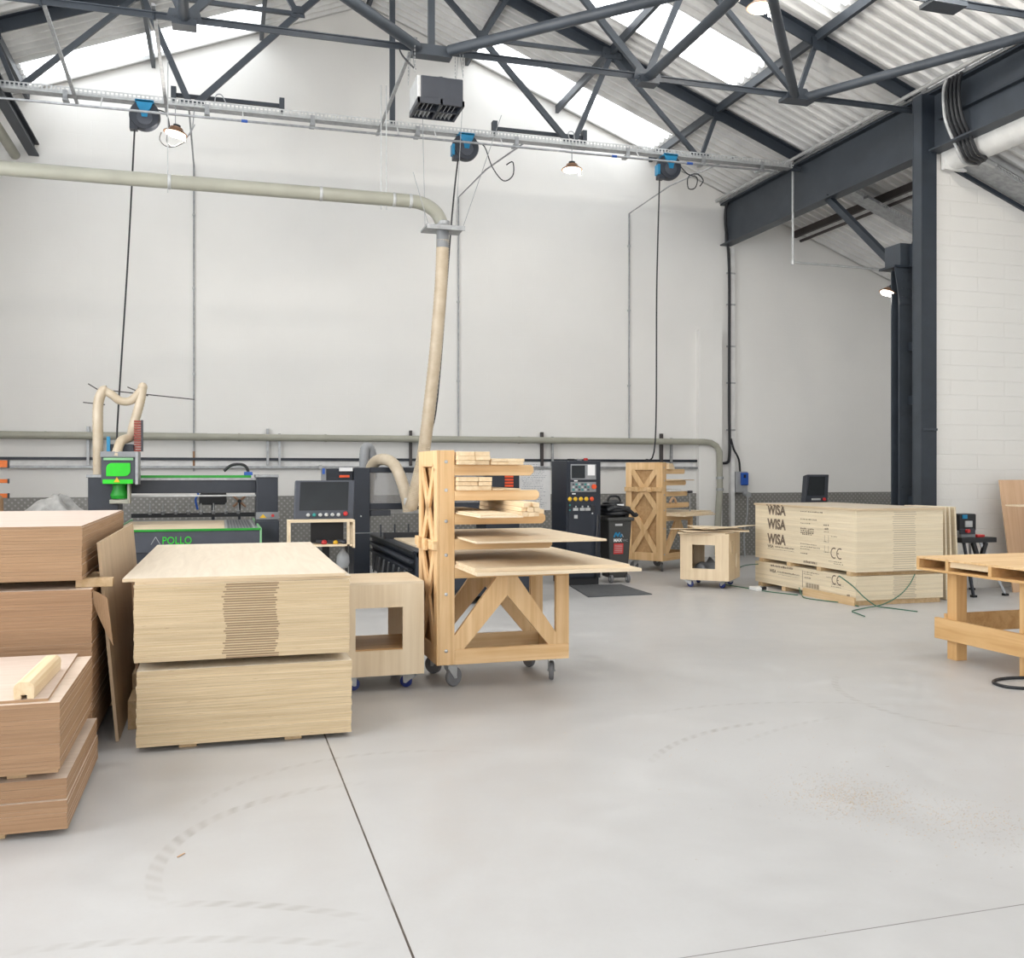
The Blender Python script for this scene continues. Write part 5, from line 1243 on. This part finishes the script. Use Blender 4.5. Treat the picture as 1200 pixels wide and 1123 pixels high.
o = MB().path([(6.3,6.0,.012),(5.95,6.11,.012),(5.75,6.12,.012)]+pts[1:],.012,8,5).build('floor_cable', M['black'], smooth=True); tag(o,'loop of black cable on the floor by the workbench','cable')

# ------------------------------------------------------------------ corner by the brick wall
t = thing('bench_saw','small black and red bench machine on a folding stand by the brick wall','saw',(9.45,10.6,0))
MB().box(9.17,9.72,10.40,10.80,.69,.755).build('stand_top', M['black'], t, bev=.006)
for a,c in (((9.24,10.45,.69),(9.26,10.30,.015)),((9.24,10.75,.69),(9.20,10.95,.015)),((9.50,10.45,.69),(9.78,10.32,.015)),((9.60,10.75,.69),(9.82,10.95,.015))):
    MB().bar(a,c,.03,.03).build('leg', M['galv'] if c[0]>9.5 else M['charcoal'], t)
    MB().box(c[0]-.03,c[0]+.03,c[1]-.03,c[1]+.03,0,.03).build('foot', M['black'], t)
mb = MB().bar((9.36,10.42,.69),(9.43,10.42,.50),.05,.05).bar((9.56,10.42,.69),(9.49,10.42,.50),.05,.05).box(9.38,9.54,10.38,10.46,.45,.51); mb.build('brace', M['black'], t, bev=.006)
MB().box(9.19,9.42,10.44,10.76,.755,.84).build('machine_base', M['greymetal'], t, bev=.01); MB().box(9.17,9.4,10.42,10.46,.80,.87).build('machine_front', M['charcoal'], t, bev=.008)
MB().box(9.225,9.485,10.5,10.7,.84,1.06).build('machine_head', M['black'], t, bev=.015); MB().box(9.26,9.33,10.485,10.5,1.0,1.05).build('blue_badge', M['blue'], t); MB().box(9.30,9.41,10.485,10.5,.89,.97).build('grey_badge', M['galv_light'], t)
MB().cyl((9.26,10.44,.845),(9.26,10.38,.845),.025,12).build('red_knob', M['red'], t); MB().box(9.46,9.58,10.45,10.6,.756,.79).build('red_handle', M['red'], t, bev=.01)
o = MB().box(0,1.2,0,.02,0,1.52).build('plywood_board', M['beech']); o.location = (10.14,10.56,.0); o.rotation_euler = (-.16,0,0); tag(o,'pinkish brown board leaning on the brick wall','board')
o = MB().box(0,1.5,0,.30,0,.018).build('plywood_board', M['ply_pale']); o.location = (9.9,10.15,1.16); tag(o,'narrow pale board lying level in front of the leaning brown board','board')
t = thing('trestle','plain timber trestle holding the level pale board, beyond the workbench','trestle',(10.7,10.3,0))
for x in (10.4,11.2):
    MB().box(x,x+.05,10.2,10.4,0,1.16).build('leg', M['pine'], t)
MB().box(10.35,11.3,10.27,10.33,1.08,1.159).build('top_rail', M['pine'], t)
t = thing('control_console','dark touchscreen console seen over the top of the printed birch stack','console',(9.1,13.5,0))
R_ = Matrix.Translation((9.13,13.5,1.14)) @ Matrix.Rotation(-.2,4,'X')
MB().prism([(-.25,-.02),(.17,-.02),(.26,.44),(-.15,.44)],'y',0,.12).xf(R_).build('screen_case', M['charcoal'], t, bev=.012)
MB().prism([(-.19,.10),(.12,.10),(.18,.40),(-.11,.40)],'y',-.006,.001).xf(R_).build('screen', M['screen'], t)
MB().box(-.12,.04,-.01,0,.02,.05).xf(R_).build('key_strip', M['galv_light'], t); MB().cyl((.11,0,.035),(.11,-.02,.035),.025,12).xf(R_).build('stop_button', M['red'], t)
MB().box(9.08,9.18,13.52,13.6,0,1.16).build('post', M['black'], t); MB().box(8.9,9.36,13.35,13.8,0,.03).build('base', M['black'], t)
# green straps
def strap(pts,label): 
    o = MB().path(pts,.007,6,5).build('packing_strap', M['strap'], smooth=True); tag(o,label,'strap','loose green packing straps')
z = .008
strap([(7.26,10.30,.335),(7.27,10.05,.24),(7.34,9.93,.12),(7.44,9.87,.03),(7.5,9.84,z),(7.55,9.70,z),(7.65,9.38,z)],'green strap springing from the gap in the printed stack and crossing to the far side')
strap([(8.12,10.0,.36),(7.98,9.93,.24),(7.78,9.87,.12),(7.5,9.80,.04),(7.25,9.74,.022),(6.97,9.64,z),(6.90,9.45,z),(6.84,9.24,z)],'green strap curving down from the near end of the printed stack to a hooked tip')
strap([(7.22,11.1,.10),(7.16,10.95,.03),(7.12,10.8,z),(7.2,10.5,z),(7.3,10.25,z),(7.28,9.95,z)],'short green strap on the floor against the foot of the printed stack')
strap([(6.75,12.35,.03),(6.95,12.0,z),(7.02,11.55,z),(7.12,11.3,z),(7.2,11.1,z)],'green strap on the floor beside the white strap tensioner')
strap([(7.12,12.78,.05),(7.17,12.68,.16),(7.22,12.5,.26),(7.27,12.2,.31)],'green strap arching from the cube trolley into the gap of the printed stack')
t = thing('strap_tensioner','small white and black strap tensioner on the floor beside the printed stack','tool',(7.0,11.75,0))
MB().box(6.92,7.10,11.65,11.85,0,.05).build('body', M['white'], t, bev=.01); MB().box(7.0,7.07,11.64,11.70,.015,.06).build('dark_cover', M['black'], t, bev=.006)

# ------------------------------------------------------------------ far left: orange rack and sheeting
t = thing('orange_rack','orange cantilever storage rack at the edge of the view','rack',(-3.3,15,0))
for z0,z1 in ((1.67,1.77),(1.455,1.51),(1.25,1.31)): MB().box(-4.0,-2.82,14.95,15.05,z0,z1).build('arm', M['orange'], t, bev=.006); 
for z0,z1 in ((1.67,1.77),(1.455,1.51),(1.25,1.31)): MB().box(-2.82,-2.812,14.945,15.055,z0-.005,z1+.005).build('end_cap', M['charcoal'], t)
MB().box(-4.0,-3.9,14.95,15.05,0,2.0).build('post', M['orange'], t, bev=.006); MB().box(-4.1,-3.3,14.9,15.1,0,.06).build('foot', M['orange'], t)
t = thing('work_table','low plain table behind the tall left stack','table',(-2.4,14.2,0))
MB().box(-3.4,-1.68,13.9,14.8,.98,1.02).build('table_top', M['greymetal'], t, bev=.004)
for x in (-3.35,-1.75):
    for y in (13.95,14.72): MB().box(x,x+.05,y,y+.05,0,.98).build('leg', M['charcoal'], t)
crumple('plastic_sheeting',-2.5,-1.68,13.95,14.6,1.022,.36,'rag','crumpled grey plastic sheeting heaped beyond the tall left stack','sheeting',11,64,1.2)
t = thing('spray_bottle','dark bottle with yellow base at the view edge, before the orange rack','bottle',(-2.80,14.3,1.022))
MB().lathe([(.07,0),(.07,.05)],(-2.80,14.25,1.022),n=16).build('yellow_base', M['yellow'], t, smooth=True); MB().lathe([(.065,.05),(.065,.24),(.03,.28)],(-2.80,14.25,1.022),n=16).build('body', M['card'], t, smooth=True); MB().box(-2.74,-2.70,14.2,14.26,1.022,1.05).build('red_foot', M['orange_red'], t)

# ------------------------------------------------------------------ sawdust
r = random.Random(9); vs=[];fs=[]
def flake(x,y,s):
    a = r.uniform(0,pi); c,d = math.cos(a)*s,math.sin(a)*s; e = s*r.uniform(.25,.6); k = len(vs)
    vs.extend([(x-c,y-d,.0012),(x+d*e/s,y-c*e/s,.0012),(x+c,y+d,.0022),(x-d*e/s,y+c*e/s,.003)]); fs.append((k,k+1,k+2,k+3))
for _ in range(2600):
    q = r.random()
    if q<.55: x,y = r.gauss(2.98,.17),r.gauss(4.12,.17)
    elif q<.8: x,y = r.gauss(3.3,.2),r.gauss(3.65,.16)
    elif q<.92: x,y = r.gauss(3.05,.6),r.gauss(4.4,.7)
    else: x,y = r.gauss(3.4,.7),r.gauss(7.6,.8)
    flake(x,y,r.uniform(.002,.0055))
m_, nt_, b_ = new_mat('sawdust'); b_.inputs['Base Color'].default_value = (.62,.47,.30,1); b_.inputs['Roughness'].default_value = .9
o = MB().add(vs,fs).build('sawdust', m_); tag(o,'scattered sawdust flecks on the open concrete floor','sawdust',None,'stuff')
for x,y,a in ((-.17,4.28,.9),(-.44,3.44,.1)):
    o = MB().bar((x,y,.004),(x+.045*math.cos(a),y+.045*math.sin(a),.004),.004,.004).build('wood_splinter', M['beech']); tag(o,'tiny brown splinter on the floor, %s'%('nearer the sheet piles' if y>4 else 'nearest the camera'),'splinter')

# ------------------------------------------------------------------ light and camera
w = bpy.data.worlds.new('sky'); SC.world = w; w.use_nodes = True
bg_ = w.node_tree.nodes['Background']; bg_.inputs[0].default_value = (.95,.97,1.0,1); bg_.inputs[1].default_value = 2.7
cam = bpy.data.cameras.new('camera'); co = bpy.data.objects.new('camera',cam); COL.objects.link(co)
co.location = (0,0,1.6); co.rotation_euler = (pi/2,0,math.radians(-16.65)); cam.sensor_fit = 'HORIZONTAL'; cam.sensor_width = 36
cam.lens = 36*1144/1200; cam.shift_y = -7.5/1200; cam.clip_end = 200
SC.camera = co
vs_ = SC.view_settings; vs_.view_transform = 'Standard'; vs_.look = 'None'; vs_.exposure = 0.1; vs_.gamma = 1; vs_.use_curve_mapping = False
